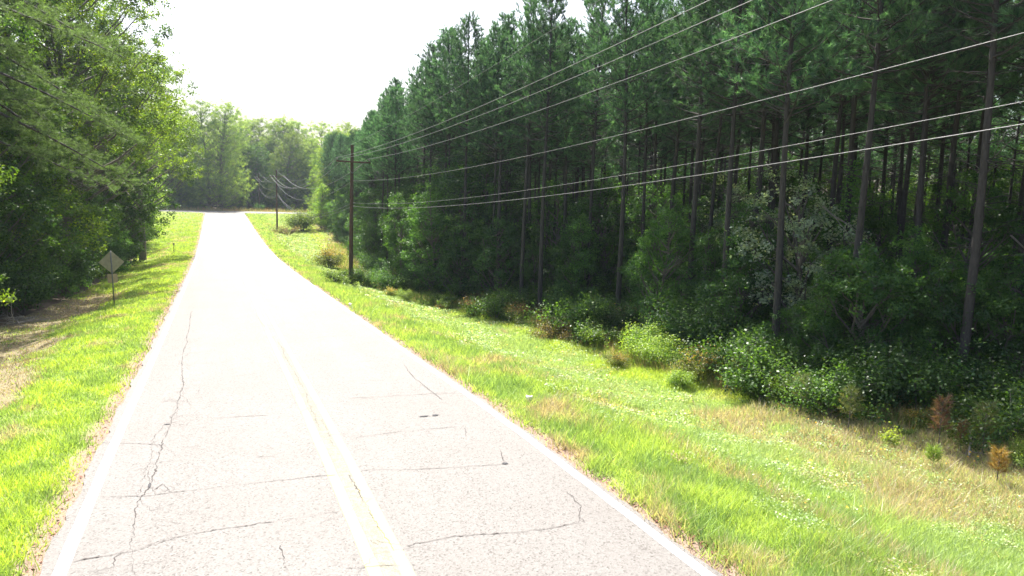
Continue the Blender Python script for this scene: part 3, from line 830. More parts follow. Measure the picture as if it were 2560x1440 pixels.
# understory saplings in the stand
nsap = 0
for j in range(170):
    yy = rnd.uniform(2, 165) if j > 110 else rnd.uniform(4, 66)
    off = rnd.random() ** 1.1 * (20 if yy < 66 else 5)
    xx = float(redge(yy)) + .3 + off
    gx, gy, gz = proj((xx, yy, 2.0))
    if gz < 5 or gx > 2720: continue
    k = rnd.randrange(3)
    s = rnd.uniform(.45, .9) * (1 if yy < 60 else 1.15) + off * .012
    if off < 1.2: s *= .62
    lab = 'leafy sapling filling the gap between shaded pine trunks' if yy < 62 else 'bushy young tree at the foot of the stand beyond the pole'
    place('sapling', SAP[k], (xx, yy, float(ground(xx, yy))), lab, 'sapling', 'broad leaved saplings under the pines', rnd.uniform(0, 6.28), s, tilt=(R(rnd.uniform(-5, 5)), R(rnd.uniform(-5, 5))))
    nsap += 1
DEEP = []
for j in range(64):
    yy = -6 + (j % 32) * 4.0 + rnd.uniform(-1.5, 1.5); xx = float(redge(yy)) + (24 if j < 32 else 33) + rnd.uniform(-2.5, 2.5)
    gx, gy, gz = proj((xx, yy, 4.0))
    if gz < 5 or gx > 2800: continue
    DEEP.append((xx, yy))
for j in range(16):
    DEEP.append((float(redge(j * 3.6 - 12)) + 43 + rnd.uniform(-2, 2), j * 3.6 - 12.))
for j in range(22):
    DEEP.append((float(redge(58 + j * 3.6)) + 26 + rnd.uniform(-2, 2), 58 + j * 3.6))
for j in range(26):
    yy = 98 + j * 3.6; xx = float(redge(yy)) + 13 + rnd.uniform(-1.5, 4); DEEP.append((xx, yy))
SILVER = broad_proto(210, 6.5, 1.6, 2.0, 34, 7000, .12, (.14, .20, .16), (.42, .50, .42), .07, 'oval', .65, .5)
place('sapling', SILVER, col_at(2000, 28.5), 'pale silvery leafed small tree in a sun fleck behind the thick trunk', 'small tree', None, 1.0, 1.15)
place('sapling', SILVER, col_at(1850, 38), 'grey green small tree left of the silvery one', 'small tree', None, 2.0, 1.25)
EDGE = [(1250, 790, 0), (1180, 765, 2), (1100, 745, 0), (1010, 735, 4), (955, 730, 2)]
BUSH = [ # px, py, proto, scale, label
 (822, 672, 6, 1.55, 'rounded yellow tinged bush left of the first utility pole'),
 (850, 712, 1, 1.3, 'low grey green bush at the left foot of the utility pole'),
 (905, 720, 0, 1.1, 'green bush hiding the right side of the utility pole foot'),
 (757, 578, 5, 2.4, 'large round sunlit bush beyond the second utility pole'),
 (722, 588, 3, 2.2, 'reddish brown weedy bush beside the second utility pole'),
 (970, 735, 2, .95, 'upright light green bush just right of the first utility pole'),
 (1000, 742, 0, 1.1, 'low leafy bush right of the upright light green one'),
 (1100, 770, 1, 1.1, 'low bush under the thin trunks right of the pole'),
 (1180, 790, 4, .9, 'bush with rusty tips at the weedy edge'),
 (1240, 800, 0, 1.2, 'glossy green bush at the weedy edge below the trunk pair'),
 (1320, 818, 4, 1.0, 'bush topped by salmon brown dead fronds below the trunk pair'),
 (1390, 850, 3, 1.3, 'dry brownish weed mound left of the vine mound'),
 (1450, 850, 0, 1.6, 'vine covered green mound jutting into the verge'),
 (1500, 870, 1, 1.3, 'right shoulder of the vine covered mound'),
 (1612, 900, 5, .95, 'light green upright bush with pale tips at the verge edge'),
 (1650, 920, 5, .8, 'sunlit leafy bush below the tall bare trunk'),
 (1760, 960, 6, .9, 'yellow green bramble at the verge edge'),
 (1830, 965, 0, 1.4, 'dark leafy bramble behind the dry grass'),
 (1900, 1000, 0, 1.2, 'mixed bramble bush below the thick trunk'),
 (1990, 1020, 1, 1.2, 'bramble with brown stems right of the mixed one'),
 (2070, 1045, 0, 1.1, 'leafy bramble behind the lime goldenrod'),
 (2180, 1040, 2, 1.1, 'large dark green bush at the edge right of centre'),
 (2290, 1050, 2, 1.2, 'dense dark bush left of the right hand sapling'),
 (2420, 1100, 1, 1.1, 'mixed bush with feathery weeds near the near end of the pine stand'),
 (2520, 1120, 0, 1.2, 'dark bush cut by the near end of the pine stand'),
]
SHR.append(shrub_proto(305, 1.7, 1.25, 9000, .085, (.06, .13, .03), (.30, .40, .08), 12))
SHR.append(shrub_proto(306, 1.5, 1.2, 6500, .08, (.07, .12, .03), (.30, .32, .07), 12, (.42, .30, .09)))
SAP.append(broad_proto(211, 7.5, .3, 1.8, 44, 12000, .14, (.08, .17, .04), (.30, .42, .09), .07, 'cone', .6, .45))
for (px, py, k, s, lab) in BUSH:
    p = hit(px, py)
    place('shrub', SHR[k], p, lab, 'bush', 'bushes along the right forest edge', rnd.uniform(0, 6.28), s)
for j in range(110):
    yy = rnd.uniform(8, 170) if j > 45 else rnd.uniform(8, 50)
    xx = float(redge(yy)) + rnd.uniform(-.6, 1.6)
    k = rnd.choice([0, 0, 1, 2, 2, 3, 4]) if yy > 25 else rnd.choice([0, 1, 2])
    place('shrub', SHR[k], (xx, yy, float(ground(xx, yy))), 'leafy shrub in the continuous thicket at the foot of the stand', 'bush', 'thicket shrubs at the foot of the stand', rnd.uniform(0, 6.28), rnd.uniform(.8, 1.35))
for j in range(120):
    yy = 8 + 60 * rnd.random() ** 1.1; xx = float(redge(yy)) - .3 - 3.4 * rnd.random() ** 1.4
    place('weed_clump', SHR[rnd.choice([0, 1, 3, 3, 4])], (xx, yy, float(ground(xx, yy))), 'low tangled weed clump in the rank grass before the thicket', 'weed', 'weed clumps before the thicket', rnd.uniform(0, 6.28), rnd.uniform(.3, .8))
for j in range(60):
    yy = 9 + 42 * rnd.random(); xx = float(redge(yy)) - 1.6 - 3.0 * rnd.random() ** 1.3
    place('weed_clump', SHR[rnd.choice([3, 5, 6, 6, 1])], (xx, yy, float(ground(xx, yy))), 'small yellow green weed clump spilling onto the grass below the thicket', 'weed', 'weeds spilling onto the grass', rnd.uniform(0, 6.28), rnd.uniform(.22, .5), None)
for j in range(70):
    yy = rnd.uniform(6, 62); xx = float(redge(yy)) + 2 + rnd.random() * 22
    gx, gy, gz = proj((xx, yy, 1.0))
    if gz < 5 or gx > 2700: continue
    place('shrub', SHR[rnd.choice([0, 2])], (xx, yy, float(ground(xx, yy))), 'dark shrub in the gloom among the inner pine trunks', 'bush', 'shrubs inside the stand', rnd.uniform(0, 6.28), rnd.uniform(1., 1.7))
for (px, py, k, s, lab) in [(2500, 1010, 1, .85, 'big leafy sapling with sunlit top at the near end of the pine stand'), (2330, 1000, 0, .62, 'dark green sapling left of the one at the near end of the pine stand'),
                            (2130, 980, 1, .95, 'broad dark sapling at the edge behind the goldenrod'), (1600, 800, 0, .7, 'vine hung sapling between two bare trunks'), (1440, 800, 2, .6, 'bright green vine draped sapling by the trunk pair'),
                            (803, 575, 3, 1.15, 'pointed sunlit sapling right of the large round bush')]:
    place('sapling', SAP[k], hit(px, py), lab, 'sapling', None, rnd.uniform(0, 6.28), s)

for (px, dp, k, s, lab) in [(2080, 24, 0, .62, 'dark leafy sapling under the vine topped trunk'), (2180, 23.5, 1, .9, 'rounded dark sapling between the vine covered trunks'), (2300, 24, 0, .75, 'cone shaped dark sapling below the long dead limb'),
        (2420, 22, 1, .8, 'broad dark sapling among the last visible trunks'), (1655, 33, 2, .72, 'dark sapling wound with vines behind the slender long trunk'), (1780, 31, 0, .72, 'narrow dark sapling by the tall bare trunk'),
        (1860, 29, 1, .9, 'dense sapling below the grey green small tree'), (1460, 40, 0, .8, 'upright sapling with small bright leaves behind the vine mound'), (1250, 46, 1, 1.1, 'rounded grey green sapling behind the close trunk pair'),
        (1335, 43, 0, .6, 'small sapling between the close pair of trunks'), (1000, 53, 0, 1.0, 'tall dark sapling just beyond the first utility pole'), (1085, 50, 2, .85, 'tall dark sapling hiding the foot of a narrow trunk'), (1150, 48, 1, .9, 'bushy dark sapling at the foot of the thick grey trunk')]:
    place('sapling', SAP[k], col_at(px, dp), lab, 'sapling', None, rnd.uniform(0, 6.28), s)

# ------------------------------------------------------------ trees left of the road and beyond the crest
BL = [broad_proto(400, 17., .8, 4.2, 100, 62000, .135, (.022, .07, .02), (.24, .36, .04), .24, 'round', 1.35, .55, .5),
      broad_proto(401, 14., .5, 3.8, 90, 54000, .125, (.018, .06, .02), (.12, .23, .035), .2, 'oval', 1.25, .5, .3),
      broad_proto(402, 20., 1.5, 4.8, 110, 66000, .145, (.06, .125, .045), (.27, .36, .085), .28, 'round', 1.5, .55, .3),
      broad_proto(403, 9., .3, 3.2, 60, 26000, .13, (.022, .07, .025), (.10, .20, .05), .12, 'oval', 1.05, .5, .3)]
BL.append(broad_proto(404, 21., 8.5, 5.4, 80, 52000, .14, (.028, .08, .022), (.24, .35, .045), .28, 'round', 1.3, .55, .4))
LEFT = [ # x, y, proto, scale, label
 (-14.5, 44, 1, 1.1, 'dark tree nearest the camera in the leafy tree line, with bright leaf patches'),
 (-15.5, 51, 0, 1.3, 'tall light green tree behind the drooping pine boughs'),
 (-14.2, 59, 1, 1.1, 'dark green tree behind the diamond sign'),
 (-11.4, 68, 4, 1.08, 'tall sunlit broad leaved tree, third in the leafy row facing the pines'),
 (-13.6, 76, 1, 1.5, 'deep green leafy tree with low boughs right of the sign'),
 (-9.4, 84, 4, 1.0, 'large tree whose crown juts out against the sky'),
 (-13.6, 93, 1, 1.1, 'dark leafy tree under the crown that juts out'),
 (-14.0, 100, 0, 1.15, 'yellow green crowned tree in the leafy row facing the pines'),
 (-14.5, 109, 1, 1.3, 'dense dark tree near the ditch shadow'),
 (-15.0, 120, 2, .95, 'soft green tree on the left below the crest'),
 (-16.0, 132, 0, 1.0, 'light tree near the crest facing the pines'),
 (-19.0, 145, 2, .95, 'olive green tree drooping towards the side road'),
 (-24.0, 157, 2, .9, 'olive tree at the corner of the side road'),
]
for (x, y, k, s, lab) in LEFT:
    if y > 92: x -= .6
    place('broadleaf_tree', BL[k], (x, y, float(ground(x, y))), lab, 'tree', 'trees lining the left side of the road', rnd.uniform(0, 6.28), s * 1.12, s * 1.06)
for j in range(26):
    y = 44 + j * 4.8 + rnd.uniform(-1.5, 1.5); x = float(ledge(y)) - 8 - rnd.random() * 9
    place('broadleaf_tree', BL[rnd.choice([0, 1, 2])], (x, y, float(ground(x, y))), 'tree behind the front row of the leafy tree line', 'tree', 'trees behind the left front row', rnd.uniform(0, 6.28), rnd.uniform(1.05, 1.35))
for j in range(30):
    y = 38 + j * 4.0 + rnd.uniform(-1, 1); x = float(ledge(y)) - rnd.uniform(-.2, 1.6)
    if rnd.random() < .45:
        place('broadleaf_tree', BL[3], (x - .9, y, float(ground(x, y))), 'small leafy tree filling the foot of the leafy tree line facing the pines', 'small tree', 'small trees at the foot of the leafy tree line facing the pines', rnd.uniform(0, 6.28), rnd.uniform(.6, .85))
    else:
        place('shrub', SHR[rnd.choice([0, 1, 2])], (x, y, float(ground(x, y))), 'leafy shrub at the foot of the leafy tree line facing the pines', 'bush', 'shrubs at the foot of the leafy tree line facing the pines', rnd.uniform(0, 6.28), rnd.uniform(1.1, 1.9))

# pines with long drooping boughs leaning out of the leafy tree line facing the pines
def bough_pine(seed, H, boughs, base=(.13, .20, .065), fill=26):
    rng = np.random.default_rng(seed); tp = trunk_path(H, rng, .3, 14); tm = MB(); cm_ = MB()
    tube(tm, tp, .24 * (1 - .8 * np.linspace(0, 1, 14)), 9)
    def at(z): return np.array([np.interp(z, tp[:, 2], tp[:, 0]), np.interp(z, tp[:, 2], tp[:, 1]), z])
    C_, D_ = [], []
    bl = list(boughs)
    for k in range(fill):
        z = H * .42 + H * .56 * k / fill; bl.append((z, rng.random() * 360, (1 - k / fill) * 4.0 + 1.0, rng.uniform(-.1, .3)))
    for (z, az, L, rise) in bl:
        a = R(az); d = np.array([math.cos(a), math.sin(a), rise]); n = 9; s = np.linspace(0, 1, n)[:, None]
        pth = at(z) + d * L * s + np.array([0, 0, -1.]) * L * .10 * s ** 2 + np.cumsum(rng.normal(size=(n, 3)) * .05, 0) * s
        tube(tm, pth, np.linspace(.035 + .006 * L, .012, n), 5, cap=False)
        for j in range(int(L * 5.5)):
            u = .22 + .78 * rng.random() ** .8; p0 = np.array([np.interp(u, s[:, 0], pth[:, i_]) for i_ in range(3)])
            side = norm(np.cross(d, [0, 0, 1.])) * rng.choice([-1, 1]); l2 = (.5 + 1.2 * rng.random()) * (1.15 - u * .6) * min(1, L / 3.5)
            dv = norm(norm(d) * .7 + side * .9 + rng.normal(size=3) * .3)
            q = np.linspace(0, 1, 4)[:, None]; p2 = p0 + dv * l2 * q + np.array([0, 0, .10]) * q ** 2 * l2
            tube(tm, p2, [.012, .009, .006, .004], 4, cap=False)
            for g in np.linspace(.3, 1, int(3 + l2 * 4)):
                C_.append(p0 + dv * l2 * g + rng.normal(size=3) * .05); D_.append(norm(dv * .8 + rng.normal(size=3) * .6 + [0, 0, .35]))
                if rng.random() < .4:
                    C_.append(p0 + dv * l2 * g + rng.normal(size=3) * .16); D_.append(norm(dv * .6 + rng.normal(size=3) * .8 + [0, 0, .4]))
    tufts(cm_, np.array(C_), np.array(D_), 26, .20, .013, rng, np.array([base]), np.array([[.03, .045, .018]]), .6, tuft_len=.14)
    return [('trunk', tm.mesh('bough_trunk', M['pinebark'], True)), ('crown', cm_.mesh('bough_crown', M['needle']))]
NB = bough_pine(1, 23, [(10.5, 48, 9.5, -.30), (12.0, 38, 8.5, -.25), (13.2, 58, 10., -.22), (14.5, 28, 7.5, -.15), (9.0, 30, 6.5, -.25), (15.5, 50, 9, -.12), (16.5, 15, 6, .0), (12.5, 72, 9, -.2), (11.2, 62, 9.5, -.28), (17.5, 65, 7, .0)], fill=30)
place('broadleaf_tree', BL[4], (-11.9, 57, float(ground(-11.9, 57))), 'tallest leafy tree, high crowned, its top cut by the sky edge', 'tree', None, 1.1, 1.18, 1.24)
place('broadleaf_tree', BL[0], (-14.4, 31, float(ground(-14.4, 31))), 'yellow green leafy tree whose twigs poke in beside the near pine boughs', 'tree', None, 2.1, .98)
place('pine_tree', NB, (-12.3, 35.5, float(ground(-12.3, 35.5))), 'near pine whose long dark boughs sweep into the picture from the left', 'pine tree', None, 0, 1.0)
NC = bough_pine(2, 25, [(9, 10, 4.5, .0), (11, 40, 5, .02), (12.5, 340, 4.5, .05), (14, 20, 5, .1), (10, 60, 5, -.05), (16, 350, 4.5, .1), (18, 30, 4.2, .15)], (.12, .20, .07), 30)
for (x, y, s, rz, lab) in [(-12.2, 57, 1.0, 0, 'pine with reaching boughs between the near pine and the jutting crown'), (-12.4, 74, 1.0, .5, 'tall pine rising against the sky, left of the jutting crown'),
                       (-15.5, 50, 1.08, 2., 'tall pine behind the near boughs at the top left'), (-12.4, 96, .8, -.4, 'pine half hidden in the leafy trees below the jutting crown')]:
    place('pine_tree', NC, (x, y, float(ground(x, y))), lab, 'pine tree', 'pines in the leafy tree line facing the pines', rz, s)

for j in range(34):
    yy = 47 + j * 3.2 + rnd.uniform(-1, 1); xx = float(redge(yy)) + rnd.uniform(1.4, 5.)
    place('broadleaf_tree', BL[3], (xx, yy, float(ground(xx, yy))), 'dark leafy understory tree hiding the trunks beyond the first utility pole', 'tree', 'understory trees at the stand edge beyond the first pole', rnd.uniform(0, 6.28), rnd.uniform(.75, 1.15))
for (xx, yy) in DEEP:
    place('broadleaf_tree', BL[rnd.choice([1, 3, 1])], (xx, yy, float(ground(xx, yy))), 'leafy tree in the darkness behind the last pine trunks', 'tree', 'leafy trees deep behind the pine stand', rnd.uniform(0, 6.28), rnd.uniform(.8, 1.1))
# wood beyond the crossing road
for j in range(44):
    x = -110 + j * 3.4 + rnd.uniform(-1.5, 1.5); y = (196 if x < 6 else 206) + rnd.random() * 7 + (12 if j % 3 == 0 else 0)
    k = rnd.choice([2, 2, 0]) if x < 6 else rnd.choice([1, 2, 1])
    place('broadleaf_tree', BL[k], (x, y, float(ground(x, y))), 'olive green tree overhanging the far side of the crossing road' if x < 6 else 'bluish hazy tree in the wood straight ahead beyond the crest', 'tree', 'trees across the crossing road', rnd.uniform(0, 6.28), rnd.uniform(1.0, 1.12) * (1.2 if k == 1 else 1) * (1.28 if x < -8 else 1.26 if x < 6 else 1))
for j in range(30):
    x = -70 + j * 5 + rnd.uniform(-1.5, 1.5); y = 226 + rnd.random() * 8
    place('broadleaf_tree', BL[2], (x, y, float(ground(x, y))), 'pale tree crown closing the skyline at the back of the wood', 'tree', 'back trees of the wood beyond the crest', rnd.uniform(0, 6.28), rnd.uniform(1.3, 1.45))
for j in range(40):
    x = -70 + j * 2.8 + rnd.uniform(-1, 1); y = 212 + rnd.random() * 8
    place('broadleaf_tree', BL[3], (x, y, float(ground(x, y))), 'low dark tree closing the gaps of the wood beyond the crest', 'tree', 'low trees in the wood beyond the crest', rnd.uniform(0, 6.28), rnd.uniform(.8, 1.1))
for j in range(9):
    x = -80 + j * 9 + rnd.uniform(-2, 2); y = 240 + rnd.random() * 14
    place('pine_tree', PN[rnd.randrange(6)], (x, y, float(ground(x, y))), 'distant pine standing above the wood beyond the crest', 'pine tree', 'distant pines beyond the crest', rnd.uniform(0, 6.28), rnd.uniform(1.1, 1.25))
for j in range(10):
    y = 128 + j * 6.5; x = 21.5 + rnd.uniform(0, 3) + max(0, y - 160) * .1
    k = rnd.choice([0, 2])
    place('broadleaf_tree', BL[k], (x, y, float(ground(x, y))), 'light green broad leaved tree just below the crest, beside the pines', 'tree', 'light trees right of the road near the crest', rnd.uniform(0, 6.28), rnd.uniform(.82, .98))
for j in range(30):
    x = -80 + j * 3.3 + rnd.uniform(-1, 1); y = 194 + rnd.random() * 5
    place('shrub', SHR[rnd.choice([2, 3, 4])], (x, y, float(ground(x, y))), 'weedy shrub with reddish tips along the far side of the crossing road', 'bush', 'weedy shrubs beyond the crossing road', rnd.uniform(0, 6.28), rnd.uniform(.7, 1.3))

# ------------------------------------------------------------ small verge plants
def seedling(seed, H, Rr, col, n=420, brush=True):
    rng = np.random.default_rng(seed); s = MB(); f = MB()
    tube(s, [(0, 0, -.05), (.01, 0, H * .5), (0, .01, H)], [.014, .011, .005], 5)
    C_ = []; D_ = []
    for k in range(26):
        z = H * (.35 + .65 * k / 26); a = k * 2.4; l = Rr * (1.15 - z / H * .8) * (.5 + .5 * rng.random())
        d = np.array([math.cos(a), math.sin(a), .9]); tube(s, [(0, 0, z), tuple(np.array([0, 0, z]) + norm(d) * l)], [.005, .002], 3, cap=False)
        for g in (.4, .7, 1.): C_.append(np.array([0, 0, z]) + norm(d) * l * g); D_.append(d)
    tufts(f, np.array(C_), np.array(D_), 12, .16, .012, rng, np.array([col]), np.array([[.04, .03, .01]]), .5)
    return [('stem', s.mesh('seedling_stem', M['bark'])), ('foliage', f.mesh('seedling_foliage', M['grass']))]
SD_B = seedling(1, 1.3, .26, (.22, .125, .075)); SD_G = seedling(2, .6, .2, (.22, .32, .06)); SD_O = seedling(3, .85, .2, (.34, .22, .06)); SD_D = seedling(4, 1.2, .35, (.15, .18, .06))
for (pr, px, py, s, lab) in [(SD_B, 2345, 1130, 1.05, 'rust brown dead pine seedling left of a pale weed clump'), (SD_B, 2400, 1130, .6, 'small faded brown seedling right of the rust brown one'),
                             (SD_G, 2330, 1175, .85, 'lime green pine seedling in the straw at the right'), (SD_O, 2490, 1215, .95, 'orange yellow pine seedling nearest the near end of the pine stand'),
                             (SD_D, 2455, 1140, 1.1, 'olive pine seedling between the bushes at the right'), (SD_D, 1850, 985, 1.2, 'wispy tall seedling in front of the brambles'),
                             (SD_D, 2120, 1080, 1.0, 'feathery green seedling behind the goldenrod'), (SD_D, 2000, 1040, 1.0, 'feathery yellowish seedling left of the goldenrod')]:
    place('pine_seedling', pr, hit(px, py), lab, 'seedling', 'pine seedlings on the verge below the pines', rnd.uniform(0, 6.28), s)
GR = shrub_proto(320, .8, .10, 330, .075, (.22, .32, .05), (.38, .46, .08), 3)
place('goldenrod', GR, hit(2222, 1118), 'bright lime yellow upright weed at the edge of the straw', 'weed', None, 0, 1.0)

def stick(mb, p0, d, L, r, rng, depth=2):
    n = 6; s = np.linspace(0, 1, n)[:, None]
    pth = np.asarray(p0) + norm(d) * L * s + np.cumsum(rng.normal(size=(n, 3)) * L * .02, 0)
    tube(mb, pth, np.linspace(r, r * .25, n), 5, cap=False)
    if depth:
        for k in range(4):
            i_ = rng.integers(1, 5); stick(mb, pth[i_], norm(norm(d) + rng.normal(size=3) * .6), L * .45, r * .5, rng, depth - 1)
rg = np.random.default_rng(77)
mb = MB(); stick(mb, (0, 0, .02), (1, .5, .45), 1.3, .03, rg)
p = hit(2420, 1150); obj('fallen_branch', mb.mesh('fallen_branch', M['deadwood']), loc=tuple(p), label='pale bleached branch lying at the edge of the right thicket', category='branch')
for q, (px, py) in enumerate([(30, 815), (70, 800)]):
    mb = MB()
    for k in range(9): stick(mb, rg.normal(size=3) * [.3, .3, .03] + [0, 0, .08], rg.normal(size=3) * [1, 1, .12], 1.5, .028, rg, 1)
    p = hit(px, py); obj('brush_pile', mb.mesh('brush_pile', M['deadwood']), loc=tuple(p), label=['grey heap of cut branches at the nearest end of the leafy tree line', 'smaller heap of twigs right of the grey heap'][q], category='brush pile')
# grey dead limb fan hanging in the leafy trees facing the pines
mb = MB()
for k in range(5): stick(mb, (0, 0, 0), (1, -.3 + rg.normal() * .4, -.5 + rg.normal() * .3), 3.0, .022, rg, 2)
p = col_at(130, 43); obj('dead_bough', mb.mesh('dead_bough', M['deadwood']), loc=(p[0], p[1], 6.6), label='bare grey curling dead bough hanging in the leafy trees facing the pines', category='branch')
# dead slanting limbs in the stand
for q, (px, dp, z, L, lab) in enumerate([(2050, 27, 5.2, 3.2, 'dead limb slanting across the trunk right of the silvery tree'), (2400, 27, 6.2, 3.6, 'long dead limb slanting up between the right hand trunks'), (2520, 24, 4.2, 2.2, 'broken dead limb at the near end of the pine stand')]):
    mb = MB(); stick(mb, (0, 0, 0), (.8, -.2, (.75 if q == 1 else -.55)), L, .035, rg, 1)
    p = col_at(px, dp); obj('dead_limb', mb.mesh('dead_limb', M['deadwood']), loc=(p[0], p[1], z), label=lab, category='branch')
# litter
for q, (px, py, lab) in enumerate([(1322, 1010, 'scrap of white litter in the grass beside the pine stand'), (876, 768, 'tiny white scrap at the road edge further up')]):
    mb = MB(); a = np.arange(7) / 7 * 6.28; rr = rg.uniform(.06, .12, 7)
    top = np.stack([np.cos(a) * rr, np.sin(a) * rr, .10 + rg.random(7) * .08], 1); bot = top * [.7, .7, 0] + [0, 0, .0]
    V = np.concatenate([top, bot]); F4 = [[i_, (i_ + 1) % 7, 7 + (i_ + 1) % 7, 7 + i_] for i_ in range(7)]
    mb.add(V, F4, (.8, .8, .8)); mb.add(top, [list(range(7))], (.8, .8, .8))
    p = hit(px, py); obj('paper_scrap', mb.mesh('paper_scrap', M['litter']), loc=(p[0], p[1], p[2] + .06), label=lab, category='litter')

# ------------------------------------------------------------ road sign seen from behind
sg = bpy.data.objects.new('warning_sign', None); C.objects.link(sg)
bp_ = hit(286, 765)
sg.location = tuple(bp_); sg['label'] = 'back of a diamond road sign with small plate on a grey post'; sg['category'] = 'road sign'
sg.rotation_euler = (0, R(-1.5), R(-7))
mb = MB()
box(mb, (0, 0, 1.4), (.028, .006, 1.6)); box(mb, (-.026, .016, 1.4), (.004, .014, 1.598)); box(mb, (.026, .016, 1.4), (.004, .014, 1.598))
obj('post', mb.mesh('sign_post', M['galv']), sg)
def plate_mesh(name, half, rot, rad, mtl, th=.004):
    pts = []
    for cx_, cz_, a0 in ((1, 1, 0), (-1, 1, 90), (-1, -1, 180), (1, -1, 270)):
        for t in np.linspace(0, 90, 6):
            a = R(a0 + t); pts.append(((half[0] - rad) * cx_ + math.cos(a) * rad, (half[1] - rad) * cz_ + math.sin(a) * rad))
    pts = np.array(pts); c_, s_ = math.cos(rot), math.sin(rot); pts = pts @ np.array([[c_, s_], [-s_, c_]])
    n = len(pts); mb = MB(); V = np.concatenate([np.c_[pts[:, 0], np.full(n, -th), pts[:, 1]], np.c_[pts[:, 0], np.full(n, th), pts[:, 1]]])
    mb.add(V, [[i_, (i_ + 1) % n, n + (i_ + 1) % n, n + i_] for i_ in range(n)], (.5, .5, .5))
    mb.add(V[:n], [list(range(n))], (.5, .5, .5)); mb.add(V[n:], [list(range(n))[::-1]], (.5, .5, .5))
    return mb.mesh(name, mtl)
o = obj('diamond_panel', plate_mesh('diamond_panel', (.44, .44), math.pi / 4, .04, M['signback']), sg, (0, .036, 2.38))
o = obj('speed_plate', plate_mesh('speed_plate', (.24, .24), 0, .03, M['plate']), sg, (0, .036, 1.50))
for nm, z in (('bolt', 2.64), ('bolt', 2.12), ('bolt', 1.6)):
    mb = MB(); tube(mb, [(0, -.02, z), (0, -.006, z)], .012, 8); obj(nm, mb.mesh('bolt', M['galv']), sg)
# small marker post further up the verge by the diamond sign
mk_ = bpy.data.objects.new('marker_post', None); C.objects.link(mk_); mk_.location = tuple(hit(435, 635)); mk_['label'] = 'short dark marker post in the verge by the diamond sign before the ditch shadow'; mk_['category'] = 'marker post'
mb = MB(); tube(mb, [(0, 0, -.1), (0, 0, 1.0)], .035, 8); obj('post', mb.mesh('marker_shaft', M['polewood']), mk_)
mb = MB(); box(mb, (0, -.05, 1.08), (.08, .012, .14)); obj('reflector', mb.mesh('marker_plate', M['porcelain']), mk_)

# ------------------------------------------------------------ utility poles and wires
POLE_LABEL = ['tall dark brown utility pole nearest the camera, with crossarm and bushes at its foot', 'second utility pole, smaller and darker, beside the reddish weeds', 'third utility pole in line, small against the far wood', 'faint fourth utility pole beyond the crest']
def pole(base, H, arm_z, label, rot=0.0, tilt=0.0):
    e = bpy.data.objects.new('utility_pole', None); C.objects.link(e); e.location = tuple(base); e.rotation_euler = (0, tilt, rot)
    e['label'] = label; e['category'] = 'utility pole'; e['group'] = 'utility poles beside the pine stand'
    mb = MB(); tube(mb, [(0, 0, -.4), (.0, 0, H * .5), (.02, 0, H)], [.165, .145, .115], 12); obj('post', mb.mesh('pole_post', M['polewood'], True), e)
    mb = MB(); box(mb, (.1, -.17, arm_z), (1.28, .05, .06)); obj('crossarm', mb.mesh('crossarm', M['polewood']), e)
    for sx in (-1, 1):
        mb = MB(); tube(mb, [(.1 + sx * .75, -.15, arm_z - .05), (0, -.15, arm_z - .85)], .018, 4); obj('brace', mb.mesh('brace', M['galv']), e)
    for sx in (-1.1, -.5, 1.25):
        mb = MB(); tube(mb, [(sx, -.17, arm_z + .06), (sx, -.17, arm_z + .14), (sx, -.17, arm_z + .16), (sx, -.17, arm_z + .25)], [.012, .012, .055, .035], 8)
        obj('insulator', mb.mesh('insulator', M['porcelain']), e)
    for z in (H - .1, arm_z - 1.4, arm_z - 3.05, arm_z - 3.3):
        mb = MB(); tube(mb, [(.1, 0, z), (.2, 0, z)], .03, 6); obj('wire_clamp', mb.mesh('clamp', M['galv']), e)
    return e
B1 = hit(877, 714); d1 = proj(B1)[2]
B2 = hit(693, 572); B3 = hit(655, 537)
if not (110 < B2[1] < 170): B2 = np.array([8.6, 138, float(ground(8.6, 138))])
B3 = np.array([9.0, 200, float(ground(9.0, 200))]); B4 = np.array([8.0, 262, float(ground(8.0, 262))])
HP = [10.6, 10.6, 10.4, 10.2]; ARM = 9.35
poles = [B1, B2, B3, B4]
print('POLES', [p.round(1).tolist() for p in poles], [tuple(round(float(v)) for v in proj(p)) for p in poles])
for k, p in enumerate(poles): pole(p, HP[k], ARM, POLE_LABEL[k], 0, R(.6) if k == 0 else 0)
OFF = [(-1.1, ARM + .25), (-.5, ARM + .25), (1.25, ARM + .25), (.0, HP[0]), (.16, ARM - 1.4), (.16, ARM - 3.05), (.16, ARM - 3.3)]
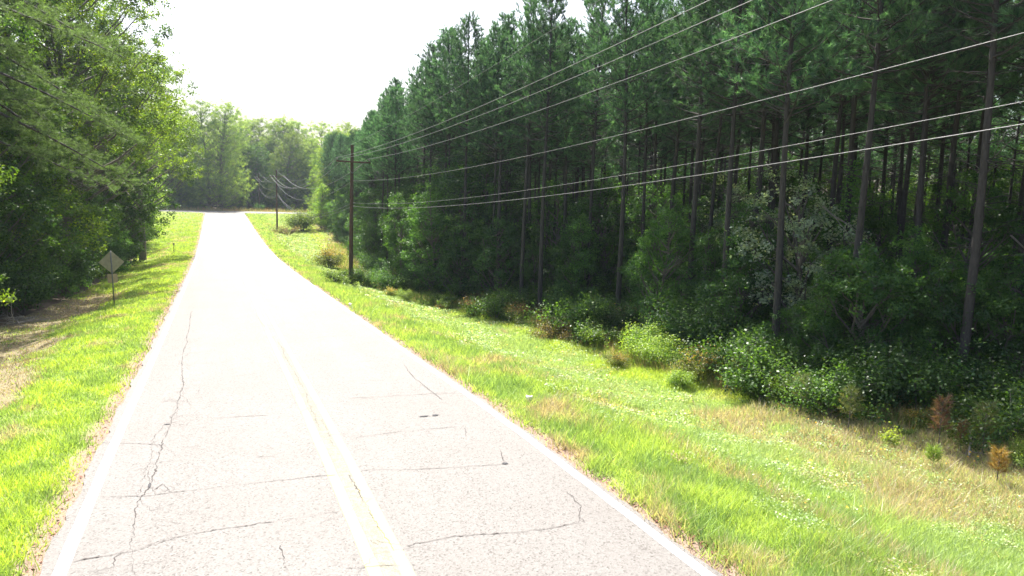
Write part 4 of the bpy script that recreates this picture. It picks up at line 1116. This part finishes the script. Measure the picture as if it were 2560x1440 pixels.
# where each near wire leaves the frame in the photograph: pixel and lateral offset
EXITP = [(1775, 0, 8.6), (1882, 0, 9.3), (2082, 0, 10.9), (1500, 0, 9.4), (2560, 82, 9.8), (2560, 254, 9.8), (2560, 310, 9.8)]
WLAB = ['upper left power wire from the crossarm, steepest of the three', 'middle power wire from the crossarm', 'lower right power wire from the crossarm', 'thin faint top wire from the pole tip', 'single cable between the crossarm wires and the low pair', 'upper cable of the low pair', 'lowest and thickest cable of the low pair']
def span(a, b, sag, n=40):
    t = np.linspace(0, 1, n)[:, None]
    return a + (b - a) * t - np.array([0, 0, 1.]) * 4 * sag * t * (1 - t)
for k, (ox, oz) in enumerate(OFF):
    path = []
    att = [p + np.array([ox, -.17 if k < 3 else 0, oz]) for p in poles]
    px, py, tl = EXITP[k]
    d = fwd + cr * (px - 1280) / FPX - cu * (py - 720) / FPX
    tq = tl / d[0]; E_ = CAM + d * tq          # a point of the wire above the verge
    # straight in plan through att[0] and E_, parabola with sag S over an 85 m span
    L = 85.0; s0 = (att[0][1] - E_[1]) / L; S = 1.7 if k != 3 else 1.2
    x_end = att[0][0] + (E_[0] - att[0][0]) / s0
    z_end = (E_[2] - att[0][2] * (1 - s0) + 4 * S * s0 * (1 - s0)) / s0
    A0 = np.array([x_end, att[0][1] - L, z_end])
    path = [span(A0, att[0], S, 60)[:-1]]
    for q in range(3):
        path.append(span(att[q], att[q + 1], (2.3, 1.4, 1.3)[q] * (.9 if k >= 4 else 1), 30)[:-1])
    path.append(att[3][None])
    mb = MB(); r_ = [.0064, .0064, .0064, .0038, .005, .0045, .006][k]
    pp = np.concatenate(path); tube(mb, pp, r_ * (1 + .9 * np.clip(pp[:, 1] / 50, 0, 1)) + np.clip((pp[:, 1] - 50) / 60, 0, 1) * (.009 if k < 3 else .005), 6, cap=False)
    obj('power_wire', mb.mesh('power_wire', M['wire'], True), label=WLAB[k], category='wire', group='wires strung along the utility poles')
    print('WIRE', k, A0.round(1).tolist(), E_.round(1).tolist())

# ------------------------------------------------------------ haze
HAZE = 0.0002
if HAZE:
    mt, nt, out = mat('haze_air')
    v = N(nt, 'ShaderNodeVolumePrincipled'); v.inputs['Density'].default_value = HAZE; v.inputs['Color'].default_value = (.72, .87, 1, 1); v.inputs['Anisotropy'].default_value = .35
    nt.links.new(v.outputs[0], out.inputs['Volume'])
    mb = MB(); box(mb, (0, 130, 15.), (175, 165, 21.), col=(1, 1, 1)); obj('haze', mb.mesh('haze', mt), kind='stuff', label='thin summer haze over the road')
    # the ground outside the box stays clear of it
print('COUNT pines', npine, 'saplings', nsap)
